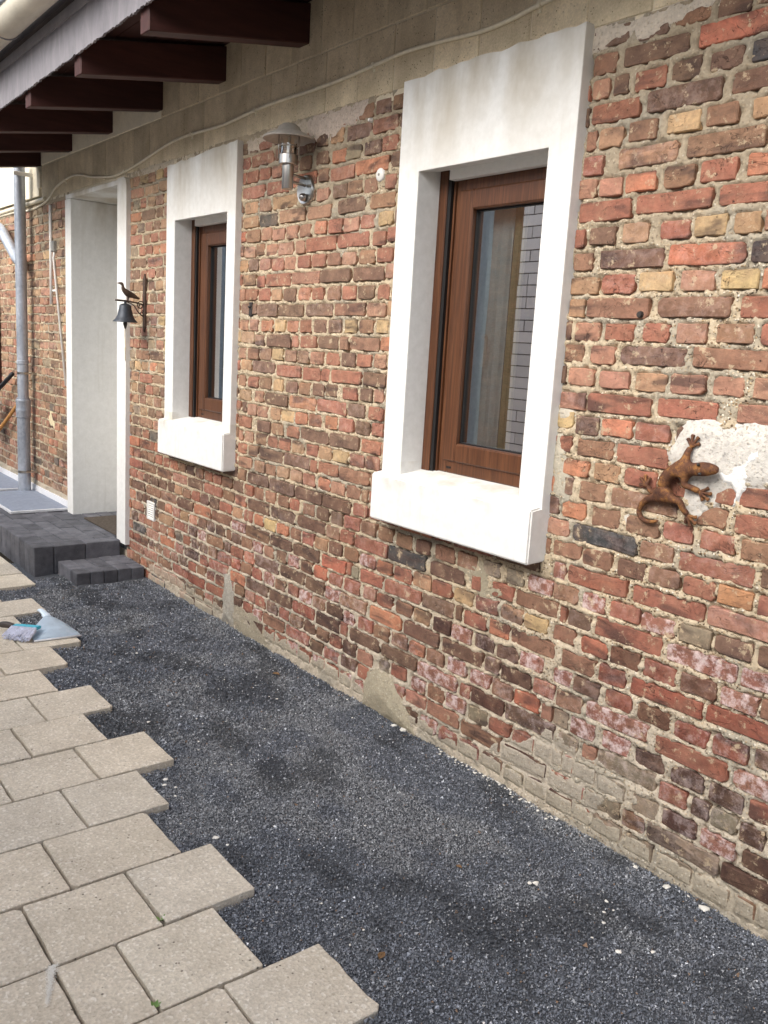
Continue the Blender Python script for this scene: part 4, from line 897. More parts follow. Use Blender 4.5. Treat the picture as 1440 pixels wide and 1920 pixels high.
bm = bmesh.new(); ringsA = []
for x in (-7.46, 0.8):
    zc_ = 3.022+(x+4.7)*0.0165; o_ = []; i_ = []
    for s in range(15):
        a = math.pi*(1+s/14); o_.append((x, -0.895+0.080*math.cos(a), zc_+0.080*math.sin(a))); i_.append((x, -0.895+0.076*math.cos(a), zc_+0.076*math.sin(a)))
    ringsA.append([bm.verts.new(p) for p in o_+i_[::-1]])
n = len(ringsA[0])
for i in range(n): bm.faces.new((ringsA[0][i], ringsA[1][i], ringsA[1][(i+1) % n], ringsA[0][(i+1) % n]))
bmesh.ops.recalc_face_normals(bm, faces=bm.faces)
obj('trough', bm, M['gutter'], gut, True, 50)
bm = bmesh.new(); add_tube(bm, [(-7.46, -0.978, 3.024-2.76*0.0165), (0.8, -0.978, 3.024+5.5*0.0165)], 0.009, 10); obj('bead', bm, M['zinc'], gut, True)
for xb in (-7.3, -6.6, -5.32, -4.93, -3.4, -2.0, -0.6):
    zc_ = 3.022+(xb+4.7)*0.0165
    obj('bracket', tube([(xb, -0.895+0.083*math.cos(math.pi*(1+s/14)), zc_+0.083*math.sin(math.pi*(1+s/14))) for s in range(15)], 0.004, 6), M['fascia_strip'], gut)

# ------------------------------------------------------------------ steps
lan = thing('entrance_landing', (-6.5, -0.3, 0), 'raised landing of dark grey concrete blocks in front of the white doorway', 'landing')
def ablock(x0, x1, y0, y1, z0, z1, parent, bev=0.005):
    j = random.uniform(-0.002, 0.002); g_ = 0.0015
    obj('paving_block', box(x0+g_, x1-g_, y0+g_, y1-g_, z0, z1+j, bev), M['anthracite'], parent)
YE, XE = -0.603, -5.598; ZT = 0.168
for a, b in ((YE, -0.475), (-0.475, -0.27), (-0.27, -0.036)): ablock(XE-0.105, XE, a, b, -0.05, ZT, lan)
x = XE-0.106
while x > -9.4:
    ablock(x-0.104, x, YE, YE+0.125, -0.05, ZT, lan); x -= 0.106
yr = YE+0.127; r_i = 0
while yr < 0.39:
    x = XE-0.107-(0.05 if r_i % 2 else 0.0); yy = min(yr+0.10, 0.395)
    if yr > -0.04: x = -5.67
    elif r_i % 2: ablock(x+0.0015, XE-0.107, yr, yy, 0.06, ZT-0.001, lan, 0.003)
    while x > (-9.4 if yr < -0.05 else -6.5):
        ablock(x-0.205, x, yr, yy, 0.06, ZT-0.001, lan, 0.003); x -= 0.207
    yr += 0.102; r_i += 1
stp = thing('low_step', (-5.37, -0.23, 0), 'low dark grey block step on the gravel against the landing', 'step')
for i in range(5):
    y0 = -0.455+i*0.088
    for j, (a, b) in enumerate(((-5.240, -5.358), (-5.359, -5.477), (-5.478, -5.596))): ablock(b, a, y0, y0+0.087, -0.05, 0.066, stp, 0.004)
def slab(x0, x1, y0, y1, z, label):
    t = thing('stone_slab', ((x0+x1)/2, (y0+y1)/2, z), label, 'slab', 'blue grey slabs on the landing')
    obj('top', box(x0+0.018, x1-0.018, y0+0.018, y1, z, z+0.022, 0.002), M['slab'], t)
    bm = bmesh.new(); add_box(bm, x0, x1, y0, y0+0.017, z, z+0.020, 0.003); add_box(bm, x1-0.017, x1, y0+0.0175, y1, z, z+0.020, 0.003)
    obj('rim', bm, M['slab_edge'], t)
slab(-7.58, -6.69, -0.445, -0.018, ZT+0.002, 'blue grey slab with pale rim beside the white doorway')
slab(-8.9, -7.68, -0.47, -0.018, ZT+0.002, 'blue grey slab beyond the downpipe, by the tools')
tag(obj('doormat', box(-6.35, -5.70, -0.02, 0.22, ZT+0.001, ZT+0.012, 0.003), M['mat_brown']), 'brown doormat lying inside the white doorway', 'doormat')

# ------------------------------------------------------------------ downpipe, conduits, cable
dp = thing('downpipe', (-7.575, -0.09, ZT), 'grey zinc downpipe left of the white doorway', 'downpipe')
px, py = -7.560, -0.092
obj('pipe', tube([(px, py, 0.95), (px, py, 2.80)], 0.043, 20), M['zinc'], dp, True, 50)
obj('lower_pipe', tube([(px-0.004, py, ZT), (px-0.004, py, 0.965)], 0.050, 20), M['zinc'], dp, True, 50)
obj('socket', lathe([(0.050, -0.10), (0.057, -0.095), (0.057, -0.05), (0.060, -0.04), (0.057, -0.03), (0.057, 0.03), (0.061, 0.04), (0.057, 0.05), (0.044, 0.052)], (px-0.002, py, 0.90), 22), M['zinc'], dp, True, 50)
obj('collar', lathe([(0.043, 0), (0.047, 0.004), (0.047, 0.03), (0.043, 0.034)], (px, py, 1.235), 22), M['zinc'], dp, True, 40)
for z in (1.165, 0.352):
    r = 0.0455 if z > 1 else 0.0525
    bm = lathe([(r-0.003, -0.010), (r, -0.010), (r, 0.010), (r-0.003, 0.010)], (px-0.002, py, z), 22); add_box(bm, px+r-0.004, px+r+0.02, py-0.006, py+0.10, z-0.006, z+0.006)
    obj('clamp', bm, M['steel'], dp)
obj('wall_hook', box(px+0.03, px+0.05, py-0.055, 0.0, 2.70, 2.73, 0.003), M['white_plastic'], dp)
obj('branch_pipe', tube(catmull([(-8.75, py-0.01, 2.47), (-8.35, py-0.01, 2.40), (-8.08, py-0.01, 2.33), (-7.92, py-0.01, 2.24), (-7.76, py, 2.13), (-7.66, py, 2.075), (-7.575, py, 2.05)], 8), 0.042, 18), M['zinc'], dp, True, 50)
def tagged(name, bm, mat, label, cat, smooth=True, group=None):
    return tag(obj(name, bm, mat, None, smooth, 45), label, cat, group)
cab = thing('wall_cable', (-4.7, -0.01, 2.6), 'cream cable clipped in waves along the grey block course', 'cable')
pts = [(-8.9, -.012, 2.468), (-8.435, -.012, 2.472), (-7.953, -.012, 2.470), (-7.516, -.012, 2.456), (-7.141, -.012, 2.488), (-6.926, -.014, 2.563), (-6.632, -.014, 2.603), (-6.412, -.014, 2.597), (-6.154, -.014, 2.556), (-5.818, -.014, 2.521), (-5.595, -.014, 2.527), (-5.346, -.014, 2.553), (-5.077, -.014, 2.589), (-4.863, -.014, 2.611), (-4.629, -.014, 2.614), (-4.294, -.014, 2.607), (-3.97, -.014, 2.625), (-3.773, -.014, 2.629), (-3.502, -.014, 2.626), (-3.258, -.014, 2.629), (-3.023, -.014, 2.640), (-2.836, -.014, 2.649), (-2.621, -.014, 2.641), (-2.426, -.014, 2.628), (-2.274, -.014, 2.634), (-2.113, -.014, 2.652), (-1.8, -.014, 2.665), (-1.3, -.014, 2.64), (-0.6, -.014, 2.66), (0.4, -.014, 2.65)]
obj('sheath', tube(catmull(pts, 6), 0.0082, 8), M['cream_plastic'], cab, True)
for x, z in ((-6.70, 2.590), (-5.60, 2.527), (-4.66, 2.614), (-3.97, 2.625), (-3.03, 2.640), (-2.15, 2.648)):
    bm = bmesh.new(); add_box(bm, x-0.008, x+0.008, -0.026, -0.002, z-0.012, z+0.010, 0.003); add_box(bm, x-0.006, x+0.006, -0.014, -0.002, z-0.024, z-0.0125, 0.002); obj('clip', bm, M['cream_plastic'], cab)
tagged('conduit', tube([(-9.2, -.020, 2.50), (-8.4, -.020, 2.495), (-7.16, -.020, 2.505)], 0.016, 10), M['cream_plastic'], 'thick cream conduit running level behind the downpipe', 'conduit')
cd = thing('conduit', (-7.055, -0.014, 2.1), 'white upright conduit between downpipe and doorway', 'conduit')
obj('tube', tube([(-7.054, -.014, 2.452), (-7.055, -.014, 1.720)], 0.0125, 10), M['white_plastic'], cd, True)
obj('clip', box(-7.075, -6.97, -0.010, 0.0, 1.815, 1.832, 0.002), M['white_plastic'], cd)
cd2 = thing('conduit', (-6.9, -0.014, 1.6), 'thin slanting white conduit below the small grey box', 'conduit')
obj('tube', tube([(-6.968, -.014, 2.11), (-6.992, -.014, 2.06), (-6.735, -.014, 1.12)], 0.0095, 10), M['white_plastic'], cd2, True)
jb = thing('junction_box', (-6.975, -0.02, 2.14), 'small grey junction box on the bricks beside the upright conduit', 'junction box')
obj('body', box(-7.005, -6.945, -0.030, 0.0, 2.105, 2.185, 0.004), M['grey_plastic'], jb); obj('cover', box(-7.000, -6.950, -0.034, -0.0302, 2.110, 2.180, 0.002), M['grey_plastic'], jb)

# ------------------------------------------------------------------ wall lamp
lx, ly = -3.490, -0.114
lamp = thing('wall_lamp', (lx, 0, 2.215), 'stainless steel wall lantern with wide round hat, above the bricks between the windows', 'lamp')
obj('wall_plate', lathe([(0, -0.016), (0.040, -0.016), (0.060, -0.020), (0.065, -0.014), (0.066, 0.004), (0.0, 0.004)], (lx-0.010, 0, 2.213), 28, 'y'), M['steel'], lamp, True, 40)
bm = bmesh.new()
for dz in (0.022, -0.008): add_tube(bm, [(lx, ly, 2.243+dz), (lx-0.002, -0.02, 2.238+dz)], 0.0065, 8)
obj('arm', bm, M['steel'], lamp, True)
obj('sensor', lathe([(0, -0.046), (0.010, -0.044), (0.016, -0.036), (0.018, -0.022)], (lx-0.006, 0, 2.180), 16, 'y'), M['steel'], lamp, True)
obj('tube', lathe([(0, 0.0), (0.0235, 0.0), (0.025, 0.003), (0.025, 0.105), (0, 0.105)], (lx, ly, 2.200), 24), M['steel'], lamp, True, 40)
obj('collar', lathe([(0.0, -0.001), (0.038, 0.0), (0.041, 0.003), (0.041, 0.040), (0.038, 0.043), (0.0, 0.043)], (lx, ly, 2.302), 24), M['steel'], lamp, True, 40)
gz = 2.346
obj('glass', lathe([(0.036, 0.0), (0.036, 0.072)], (lx, ly, gz), 24), M['lamp_glass'], lamp, True)
bm = lathe([(0.0, 0), (0.012, 0.0), (0.011, 0.035), (0.006, 0.045), (0.006, 0.07), (0, 0.072)], (lx, ly, gz), 14); bulb = obj('bulb', bm, M['white_plastic'], lamp, True, 50)
for k in range(4):
    a = math.pi/4+k*math.pi/2+0.35; cx_, cy_ = lx+0.044*math.cos(a), ly+0.044*math.sin(a)
    obj('cage_bar', tube([(cx_, cy_, 2.325), (cx_, cy_, 2.425)], 0.0022, 6), M['steel'], lamp, True)
bm = bmesh.new(); add_tube(bm, [(lx+0.044*math.cos(a), ly+0.044*math.sin(a), 2.378) for a in [2*math.pi*i/24 for i in range(25)]], 0.002, 6, False); obj('cage_ring', bm, M['steel'], lamp, True)
obj('hat', lathe([(0.0, 0.020), (0.05, 0.017), (0.108, 0.000), (0.113, -0.004), (0.115, 0.000), (0.109, 0.008), (0.075, 0.024), (0.055, 0.033), (0.046, 0.050), (0.030, 0.062), (0.0, 0.066)], (lx, ly, 2.408), 40), M['steel_dull'], lamp, True, 60)

# small wall fittings
t = thing('wall_rosette', (-2.957, -0.012, 2.219), 'round white plastic cap with dark centre beside the wide window', 'cap')
obj('disc', lathe([(0, -0.016), (0.020, -0.015), (0.026, -0.010), (0.027, 0.004)], (-2.957, 0, 2.219), 22, 'y'), M['white_plastic'], t, True, 50)
obj('screw', lathe([(0, -0.019), (0.005, -0.018), (0.006, -0.012)], (-2.957, 0, 2.219), 10, 'y'), M['grey_plastic'], t, True)
tagged('wall_plug', lathe([(0, -0.022), (0.006, -0.021), (0.009, -0.012), (0.010, 0.0)], (-3.038, 0, 2.437), 12, 'y'), M['white_plastic'], 'tiny white plug high on the bricks beside the wide window', 'plug')
t = thing('wall_hook', (-3.971, 0, 1.69), 'small dark metal hook on the bricks beside the narrower window', 'hook')
obj('plate', box(-3.985, -3.960, -0.012, 0.0, 1.655, 1.725, 0.003), M['iron'], t); obj('peg', tube([(-3.972, -0.008, 1.705), (-3.972, -0.020, 1.700)], 0.007, 8), M['iron'], t, True)
tagged('bolt_head', lathe([(0, -0.020), (0.008, -0.019), (0.011, -0.012), (0.011, 0)], (-1.640, 0, 1.680), 8, 'y'), M['iron'], 'single dark bolt head set in a brick above the lizard', 'bolt')
vt = thing('vent_grille', (-5.166, 0, 0.445), 'small white slatted vent grille low in the bricks near the step', 'vent')
obj('frame', ring_frame(-5.221, -5.112, 0.385, 0.503, 0.012, -0.014, 0.004, 0.002), M['white_plastic'], vt)
obj('back', box(-5.215, -5.118, -0.004, 0.004, 0.390, 0.498), M['slot'], vt)
for k in range(7):
    z = 0.402+k*0.0135; P = [(-0.0135, z-0.0035), (-0.0125, z-0.0015), (-0.006, z+0.0035), (-0.0065, z+0.0012)]
    obj('slat', prism([(-5.208, a, b) for a, b in P], [(-5.125, a, b) for a, b in P]), M['white_plastic'], vt)

# ------------------------------------------------------------------ bell with a bird
def skin_mesh(chains, mat, name, parent, levels=2):
    """chains: list of (points, radii); branches that share their first point with an earlier chain join it"""
    V, E, Rr = [], [], []
    def find(p):
        for i, q in enumerate(V):
            if (Vector(q)-Vector(p)).length < 1e-5: return i
        V.append(tuple(p)); return len(V)-1
    for pts, rad in chains:
        prev = None
        for p, r in zip(pts, rad):
            k = len(V); i = find(p)
            if i == k: Rr.append(r)
            if prev is not None: E.append((prev, i))
            prev = i
    off = wloc(parent) if parent is not None else Vector((0, 0, 0))
    me = bpy.data.meshes.new(name); me.from_pydata([Vector(v)-off for v in V], E, []); o = bpy.data.objects.new(name, me); C.objects.link(o)
    md = o.modifiers.new('skin', 'SKIN'); md.use_smooth_shade = True
    for i, v in enumerate(me.skin_vertices[0].data):
        r = Rr[i]; v.radius = r if hasattr(r, '__len__') else (r, r)
    me.skin_vertices[0].data[0].use_root = True
    sb = o.modifiers.new('sub', 'SUBSURF'); sb.levels = levels; sb.render_levels = levels
    dg = bpy.context.evaluated_depsgraph_get(); dg.update(); m2 = bpy.data.meshes.new_from_object(o.evaluated_get(dg))
    bpy.data.objects.remove(o); m2.materials.clear(); m2.materials.append(mat); m2.polygons.foreach_set('use_smooth', [True]*len(m2.polygons))
    o2 = bpy.data.objects.new(name, m2); return link(o2, parent)
bx = -5.278
bell = thing('door_bell', (bx, 0, 1.71), 'cast iron wall bell with a bird figure beside the white doorway', 'bell')
bm = bmesh.new(); P = [(bx-0.015, 1.575), (bx, 1.545), (bx+0.015, 1.575), (bx+0.017, 1.865), (bx+0.006, 1.880), (bx, 1.900), (bx-0.006, 1.880), (bx-0.017, 1.865)]
bm = prism([(x, -0.020, z) for x, z in P], [(x, -0.004, z) for x, z in P]); bmesh.ops.bevel(bm, geom=[e for e in bm.edges], offset=0.003, segments=1, affect='EDGES'); obj('wall_bar', bm, M['iron_brown'], bell)
bm = bmesh.new()
add_tube(bm, catmull([(bx, -0.015, 1.712), (bx, -0.06, 1.720), (bx, -0.12, 1.727), (bx, -0.198, 1.729)], 4), [0.0045]*4+[0.005]*4+[0.006]*3+[0.006, 0.005], 8)
def spiral(cy, cz, r0, turns, start, sgn): return [(bx, cy+(r0*(1-0.8*t/30))*math.cos(start+sgn*2*math.pi*turns*t/30), cz+(r0*(1-0.8*t/30))*math.sin(start+sgn*2*math.pi*turns*t/30)) for t in range(31)]
add_tube(bm, spiral(-0.040, 1.708, 0.026, 1.6, 0.3, 1), 0.0035, 6); add_tube(bm, spiral(-0.030, 1.662, 0.017, 1.4, 1.6, -1), 0.003, 6)
add_tube(bm, catmull([(bx, -0.02, 1.640), (bx, -0.055, 1.668), (bx, -0.085, 1.706), (bx, -0.13, 1.724)], 6), 0.0032, 6)
obj('bracket', bm, M['iron_brown'], bell, True)
skin_mesh([([(bx, -0.112, 1.772), (bx, -0.132, 1.780), (bx, -0.150, 1.796), (bx, -0.152, 1.818), (bx, -0.158, 1.829), (bx, -0.170, 1.830), (bx, -0.185, 1.828)], [0.021, 0.020, 0.013, 0.008, 0.0115, 0.007, 0.002]),
           ([(bx, -0.112, 1.772), (bx, -0.088, 1.762), (bx, -0.064, 1.752), (bx, -0.045, 1.746)], [0.021, 0.017, 0.010, 0.004]),
           ([(bx, -0.112, 1.772), (bx, -0.118, 1.752), (bx, -0.120, 1.730)], [0.021, 0.007, 0.005])], M['iron_brown'], 'bird', bell)
by = -0.136
obj('bell_cup', lathe([(0.030, 0.098), (0.034, 0.094), (0.038, 0.07), (0.047, 0.035), (0.060, 0.012), (0.073, 0.000), (0.074, -0.004), (0.070, -0.003), (0.056, 0.012), (0.043, 0.036), (0.033, 0.085), (0.0, 0.092)], (bx, by, 1.606), 32), M['bell'], bell, True, 60)
obj('bell_crown', lathe([(0.0, 0.0), (0.031, 0.0), (0.020, 0.007), (0.008, 0.010), (0.007, 0.024), (0.0, 0.026)], (bx, by, 1.703), 20), M['bell'], bell, True, 50)
obj('clapper', lathe([(0.0, 0.06), (0.003, 0.06), (0.004, 0.02), (0.011, 0.012), (0.013, 0.0), (0.009, -0.014), (0.004, -0.03), (0.0, -0.03)], (bx, by, 1.592), 14), M['iron'], bell, True)
obj('pull_cord', tube(catmull([(bx, by, 1.566), (bx-0.004, by, 1.52), (bx+0.003, by, 1.46), (bx, by, 1.40), (bx+0.002, by, 1.37)], 5), 0.004, 6), M['cream_plastic'], bell, True)
obj('cord_knot', lathe([(0, -0.008), (0.007, -0.004), (0.007, 0.004), (0, 0.008)], (bx, by, 1.445), 8), M['cream_plastic'], bell, True)

# ------------------------------------------------------------------ lizard ornament
liz = thing('lizard_ornament', (-1.45, 0, 1.20), 'rusty metal lizard figure hung on the bricks right of the wide window', 'ornament')
y0 = -0.032
def P_(x, z, y=y0): return (x, y, z)
body = [P_(-1.305, 1.264, -0.040), P_(-1.318, 1.264, -0.044), P_(-1.345, 1.262, -0.050), P_(-1.372, 1.257, -0.046), P_(-1.398, 1.254), P_(-1.425, 1.250), P_(-1.447, 1.243), P_(-1.466, 1.229), P_(-1.477, 1.210), P_(-1.480, 1.190), P_(-1.474, 1.162)]
br = [0.008, 0.016, 0.023, 0.020, 0.017, 0.019, 0.021, 0.021, 0.021, 0.020, 0.019]
tail = [P_(-1.474, 1.162), P_(-1.500, 1.156, -0.028), P_(-1.530, 1.146, -0.024), P_(-1.553, 1.126, -0.022), P_(-1.562, 1.102, -0.021), P_(-1.552, 1.083, -0.021), P_(-1.530, 1.076, -0.021), P_(-1.508, 1.079, -0.021), P_(-1.490, 1.087, -0.021)]
tr = [0.019, 0.016, 0.012, 0.0095, 0.0085, 0.008, 0.007, 0.006, 0.004]
limbs = [([P_(-1.425, 1.250), P_(-1.419, 1.274), P_(-1.417, 1.296, -0.030), P_(-1.411, 1.314, -0.022)], [0.019, 0.013, 0.010, 0.009]),
         ([P_(-1.425, 1.250), P_(-1.408, 1.228, -0.034), P_(-1.414, 1.206, -0.036), P_(-1.388, 1.200, -0.028), P_(-1.368, 1.193, -0.020)], [0.019, 0.013, 0.011, 0.009, 0.009]),
         ([P_(-1.474, 1.162), P_(-1.445, 1.160, -0.036), P_(-1.418, 1.158, -0.036), P_(-1.408, 1.136, -0.030), P_(-1.397, 1.120, -0.020)], [0.019, 0.013, 0.011, 0.009, 0.009]),
         ([P_(-1.474, 1.162), P_(-1.492, 1.178, -0.030), P_(-1.512, 1.166, -0.028), P_(-1.530, 1.170, -0.022), P_(-1.542, 1.182, -0.018)], [0.019, 0.012, 0.010, 0.008, 0.008])]
lb = skin_mesh([(body[::-1], br[::-1]), (tail, tr)]+limbs, M['rust'], 'body', liz)
def foot_mesh(c, ang, parent):
    for k, (da, l) in enumerate(((-1.0, 0.024), (-0.38, 0.032), (0.22, 0.033), (0.85, 0.027))):
        a = ang+da; d = (math.cos(a), math.sin(a))
        pts = [(c[0]-d[0]*0.004, -0.020, c[1]-d[1]*0.004), (c[0]+d[0]*l*0.45, -0.021, c[1]+d[1]*l*0.45), (c[0]+d[0]*l*0.8, -0.018, c[1]+d[1]*l*0.8), (c[0]+d[0]*l, -0.015, c[1]+d[1]*l)]
        bm = bmesh.new(); add_tube(bm, catmull(pts, 3), [0.0058, .0054, .005, .0045, .0042, .0042, .0052, .0060, .0062, .0042][:len(catmull(pts, 3))], 8); obj('toe', bm, M['rust'], parent, True)
foot_mesh((-1.410, 1.316), 1.45, liz); foot_mesh((-1.366, 1.192), -0.25, liz); foot_mesh((-1.396, 1.119), -0.9, liz); foot_mesh((-1.543, 1.183), 2.35, liz)
for sx, sz in ((-1.352, 1.274), (-1.344, 1.249)):
    obj('eye', lathe([(0, -0.006), (0.004, -0.004), (0.005, 0.0), (0, 0.003)], (sx, -0.070, sz), 10, 'y'), M['iron'], liz, True)

# ------------------------------------------------------------------ dustpan and brush on the pavers
pan = thing('dustpan', (-4.45, -0.87, 0.0), 'pale blue dustpan lying face down on the beige pavers', 'dustpan')
ca = Vector((-4.300, -0.870)); hd = Vector((-4.80, -0.825)); ax = (hd-ca).normalized(); sd_ = Vector((-ax.y, ax.x))
prof = [(0.0, 0.112, 0.006), (0.012, 0.114, 0.020), (0.07, 0.112, 0.036), (0.14, 0.100, 0.046), (0.20, 0.078, 0.052), (0.245, 0.045, 0.050), (0.262, 0.024, 0.046)]
bm = bmesh.new(); rows = []
for d, w, hgt in prof:
    rows.append([bm.verts.new((ca.x+ax.x*d+sd_.x*w*u, ca.y+ax.y*d+sd_.y*w*u, 0.003+hgt*(1-abs(u)**2.6*0.92))) for u in np.linspace(-1, 1, 13)])
for a, b in zip(rows, rows[1:]):
    for i in range(12): bm.faces.new((a[i], a[i+1], b[i+1], b[i]))
bmesh.ops.solidify(bm, geom=list(bm.faces), thickness=0.003); bmesh.ops.recalc_face_normals(bm, faces=bm.faces)
obj('scoop', bm, M['dustpan'], pan, True, 50)
hp = lambda d, z: (ca.x+ax.x*d, ca.y+ax.y*d, z)
obj('handle', tube(catmull([hp(0.24, 0.046), hp(0.29, 0.048), hp(0.36, 0.044), hp(0.42, 0.034)], 5), [0.022]*5+[0.017]*5+[0.017]*5+[0.013], 12, True, 0.55), M['dustpan'], pan, True)
bm = bmesh.new(); a_ = [Vector(hp(-0.004, 0)), ]; 
lip = [(ca.x+sd_.x*w, ca.y+sd_.y*w) for w in (-0.116, 0.116)]
add_tube(bm, [(lip[0][0], lip[0][1], 0.006), (lip[1][0], lip[1][1], 0.006)], 0.005, 8); obj('lip', bm, M['slab_edge'], pan, True)
bru = thing('hand_brush', (-4.40, -1.03, 0.0), 'hand brush with turquoise back and dark grip beside the dustpan', 'brush')
g0, g1, g2 = Vector((-4.545, -1.085, 0.040)), Vector((-4.475, -1.035, 0.044)), Vector((-4.36, -0.945, 0.052))
obj('grip', tube(catmull([g0, g0.lerp(g1, .5)+Vector((0, 0, .004)), g1], 5), [0.010, .014, .016, .017, .017, .017, .016, .016, .015, .014, .013], 12), M['brush_dark'], bru, True)
bd = (g2-g1).normalized(); bs = Vector((-bd.y, bd.x, 0)).normalized()
bm = prism([g1+bs*w+Vector((0, 0, z)) for w, z in ((-.020, -.006), (.020, -.006), (.020, .010), (-.020, .010))], [g2+bs*w+Vector((0, 0, z)) for w, z in ((-.022, -.006), (.022, -.006), (.022, .010), (-.022, .010))])
bmesh.ops.bevel(bm, geom=list(bm.edges), offset=0.004, segments=2, affect='EDGES'); obj('back', bm, M['brush_cyan'], bru)
bm = bmesh.new(); down = (-bs*0.9+Vector((0, 0, -0.36))).normalized(); 
for i in range(26):
    for j in range(6):
        o_ = g1.lerp(g2, (i+0.5)/26)-bs*0.019+Vector((0, 0, -0.012+0.004*j)); l = random.uniform(0.060, 0.075)
        spread = bd*random.uniform(-0.012, 0.012)+Vector((0, 0, random.uniform(-0.010, 0.002)))
        e_ = o_-bs*0.0+(down*l)+spread; e_.z = max(e_.z, 0.004)
        add_tube(bm, [o_, e_], [0.0035, 0.0042], 4)
tag(obj('bristles', bm, M['bristle'], bru), kind='stuff')

# tools leaning on the wall at the far left
sp = thing('garden_spade', (-8.3, -0.06, ZT), 'black gripped tool leaning on the far left bricks', 'tool')
obj('shaft', tube([(-7.995, -0.055, 1.135), (-8.16, -0.08, 1.045), (-8.60, -0.16, 0.80)], 0.018, 10), M['black_plastic'], sp, True)
obj('blade', prism([(-8.22, -0.10, 0.86), (-8.42, -0.13, 0.96), (-8.60, -0.20, 0.72), (-8.40, -0.17, 0.62)], [(-8.22, -0.085, 0.86), (-8.42, -0.115, 0.96), (-8.60, -0.185, 0.72), (-8.40, -0.155, 0.62)]), M['steel_dull'], sp)
br_ = thing('broom_handle', (-8.4, -0.1, ZT), 'bare wooden broom handle leaning on the bricks beside the downpipe', 'handle')
obj('stick', tube([(-7.835, -0.03, 0.925), (-8.41, -0.10, 0.56), (-8.62, -0.14, ZT+0.02)], 0.016, 10), M['handle_wood'], br_, True)
obj('tip', tube([(-7.832, -0.0295, 0.927), (-7.815, -0.028, 0.938)], 0.0165, 10), M['handle_wood'], br_, True)
tagged('window_shutter', box(-8.95, -8.51, -0.045, -0.008, 1.0, 2.3, 0.004), M['dark_brown'], 'dark brown shutter board at the far left edge of the bricks', 'shutter', False)

# ------------------------------------------------------------------ litter on the chippings
def dry_leaf(x, y, s, label, ang):
    z = float(gheight(np.array(x), np.array(y)))+0.006; t = Vector((math.cos(ang), math.sin(ang), 0)); n = Vector((-t.y, t.x, 0)); o_ = Vector((x, y, z))
    bm = bmesh.new(); L = []
    for i in range(7):
        u = i/6; w = math.sin(math.pi*u**0.8)*0.32*s; c = o_+t*(u-0.5)*s+Vector((0, 0, 0.10*s*math.sin(3*u)))
        L.append([bm.verts.new(c+n*w+Vector((0, 0, 0.12*s))), bm.verts.new(c), bm.verts.new(c-n*w+Vector((0, 0, 0.10*s)))])
    for a, b in zip(L, L[1:]):
        for k in range(2): bm.faces.new((a[k], a[k+1], b[k+1], b[k]))
    bmesh.ops.solidify(bm, geom=list(bm.faces), thickness=0.0006)
    tag(obj('dry_leaf', bm, M['dry_leaf']), label, 'leaf', 'dry leaves on the chippings')
dry_leaf(-1.536, -0.940, 0.030, 'curled dry brown leaf on dark gravel near the nearest paver', 1.9)
dry_leaf(-3.369, -0.154, 0.040, 'dry reddish leaf on dark gravel near the wall foot', 0.4)
dry_leaf(-1.72, -0.50, 0.022, 'tiny dry leaf on the open dark gravel', 0.2)
def chips(spots, seed):
    r = random.Random(seed); bm = bmesh.new()
    for x, y, s in spots:
        z = float(gheight(np.array(x), np.array(y)))+0.004
        res_ = bmesh.ops.create_icosphere(bm, subdivisions=1, radius=s)
        a = r.uniform(0, 3.1)
        for v in res_['verts']:
            c = v.co*r.uniform(0.7, 1.2); c.z *= 0.45; c.x *= 1.25
            v.co = Vector((x+c.x*math.cos(a)-c.y*math.sin(a), y+c.x*math.sin(a)+c.y*math.cos(a), z+c.z))
    tag(obj('plaster_debris', bm, M['chip']), kind='stuff')
sp_ = [(-1.535, -0.359, 0.011), (-1.545, -0.375, 0.008), (-2.268, -1.035, 0.011), (-2.22, -1.02, 0.006), (-1.205, -0.397, 0.008), (-1.151, -0.319, 0.006), (-2.72, -1.00, 0.010), (-2.69, -1.02, 0.008), (-2.66, -0.99, 0.006), (-2.60, -1.02, 0.005),
       (-1.33, -0.30, 0.005), (-1.30, -0.34, 0.005), (-1.36, -0.25, 0.006), (-3.12, -0.30, 0.006), (-3.95, -0.6, 0.007), (-3.9, -0.75, 0.006), (-3.2, -0.86, 0.007), (-1.30, -0.04, 0.011), (-1.42, -0.03, 0.009), (-1.18, -0.03, 0.014), (-2.58, -0.02, 0.016), (-2.63, -0.03, 0.012)]
r_ = random.Random(5)
for i in range(22):
    x = r_.uniform(-3.4, -1.2); sp_.append((x, -abs(r_.gauss(0, 0.02))-0.012, r_.uniform(0.002, 0.005)))
for i in range(60):
    x = r_.uniform(-2.35, -1.75); sp_.append((x, -abs(r_.gauss(0, 0.018))-0.008, r_.uniform(0.002, 0.0055)))
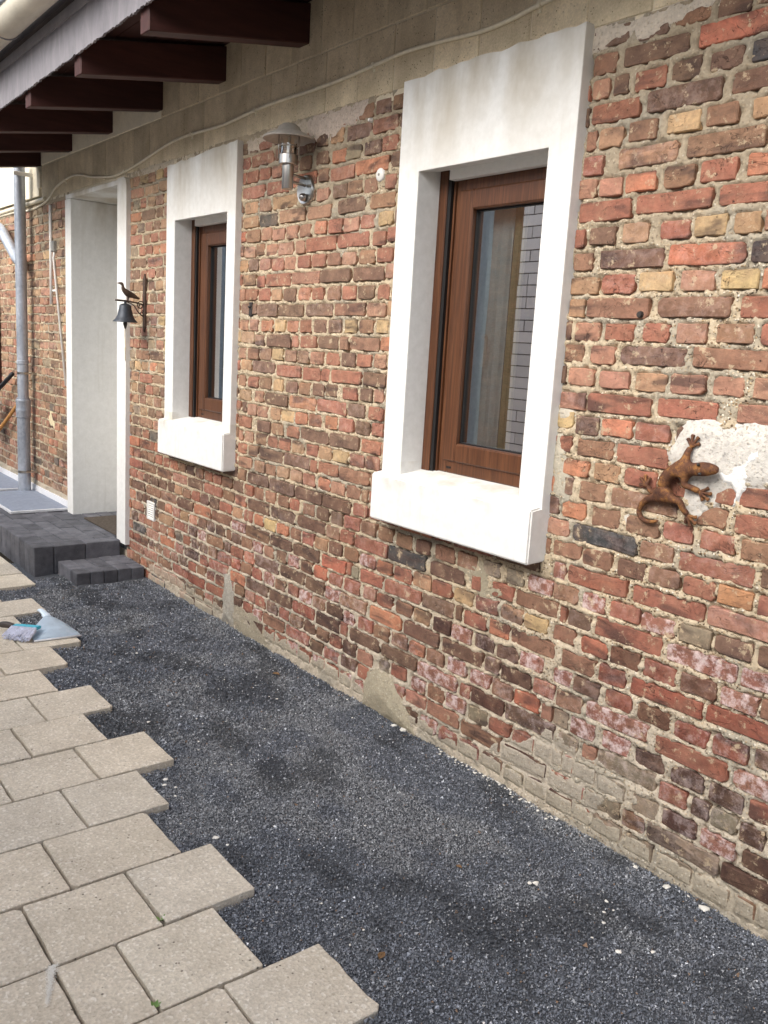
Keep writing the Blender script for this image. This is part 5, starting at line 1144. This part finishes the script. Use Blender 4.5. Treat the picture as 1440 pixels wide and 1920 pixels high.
for i in range(90):
    x = r_.uniform(-4.6, -0.6); y = r_.uniform(-1.1, -0.05)
    if y > float(row_end(x))+0.02: sp_.append((x, y, r_.uniform(0.0018, 0.0042)))
chips(sp_, 9)

# ------------------------------------------------------------------ across the yard: what the window panes mirror
opp = thing('white_brick_building', (-2.0, -4.6, 0), 'white painted brick outbuilding across the yard, mirrored in the wide window', 'building')
obj('joint_wall', box(-6.74, 2.5, -4.90, -4.578, -0.07, 3.4), M['joint_grey'], opp)
V, F, CC = [], [], []; row = 0; z = 0.0
q = np.array([(0, 1, 3, 2), (4, 6, 7, 5), (0, 4, 5, 1), (2, 3, 7, 6), (0, 2, 6, 4), (1, 5, 7, 3)])
while z < 3.36:
    x = -6.75-(0.125 if row % 2 else 0); 
    while x < 2.5:
        w_ = random.choice([0.24, 0.24, 0.24, 0.115]); a, b = max(x, -6.75), min(x+w_, 2.5); y_ = -4.57+random.uniform(-0.002, 0.003)
        if b-a > 0.03:
            o_ = len(V); V += [(X_, Y_, Z_) for X_ in (a, b) for Y_ in (-4.60, y_) for Z_ in (z, z+0.108)]; F.append(q+o_)
            c = lin(236, 226, 220, k=random.uniform(0.86, 1.05)); CC += [c]*8
        x += w_+0.012
    z += 0.120; row += 1
tag(fast_mesh('painted_brick', V, np.concatenate(F), M['white_brick'], opp, False, CC), kind='stuff')
obj('parapet', box(-6.80, 2.55, -4.95, -4.53, 3.402, 3.48, 0.01), M['fascia_strip'], opp)
bw = thing('sky_hiding_fence', (-9.0, -4.6, 0), 'tall grey board fence, added to hide the sky, with a brown brick pier, mirrored in the wide window', 'fence')
obj('pier', box(-7.25, -6.76, -4.90, -4.60, -0.07, 3.5, 0.01), M['brown_brick'], bw)
for i in range(76):  # made-up boards that keep bright sky out of the pane reflections
    x1 = -7.26-i*0.145; obj('board', box(x1-0.138, x1, -4.72-0.012*(i % 2), -4.69-0.012*(i % 2), -0.05, 3.6+random.uniform(-.01, .01), 0.003), M['fence_grey'], bw)
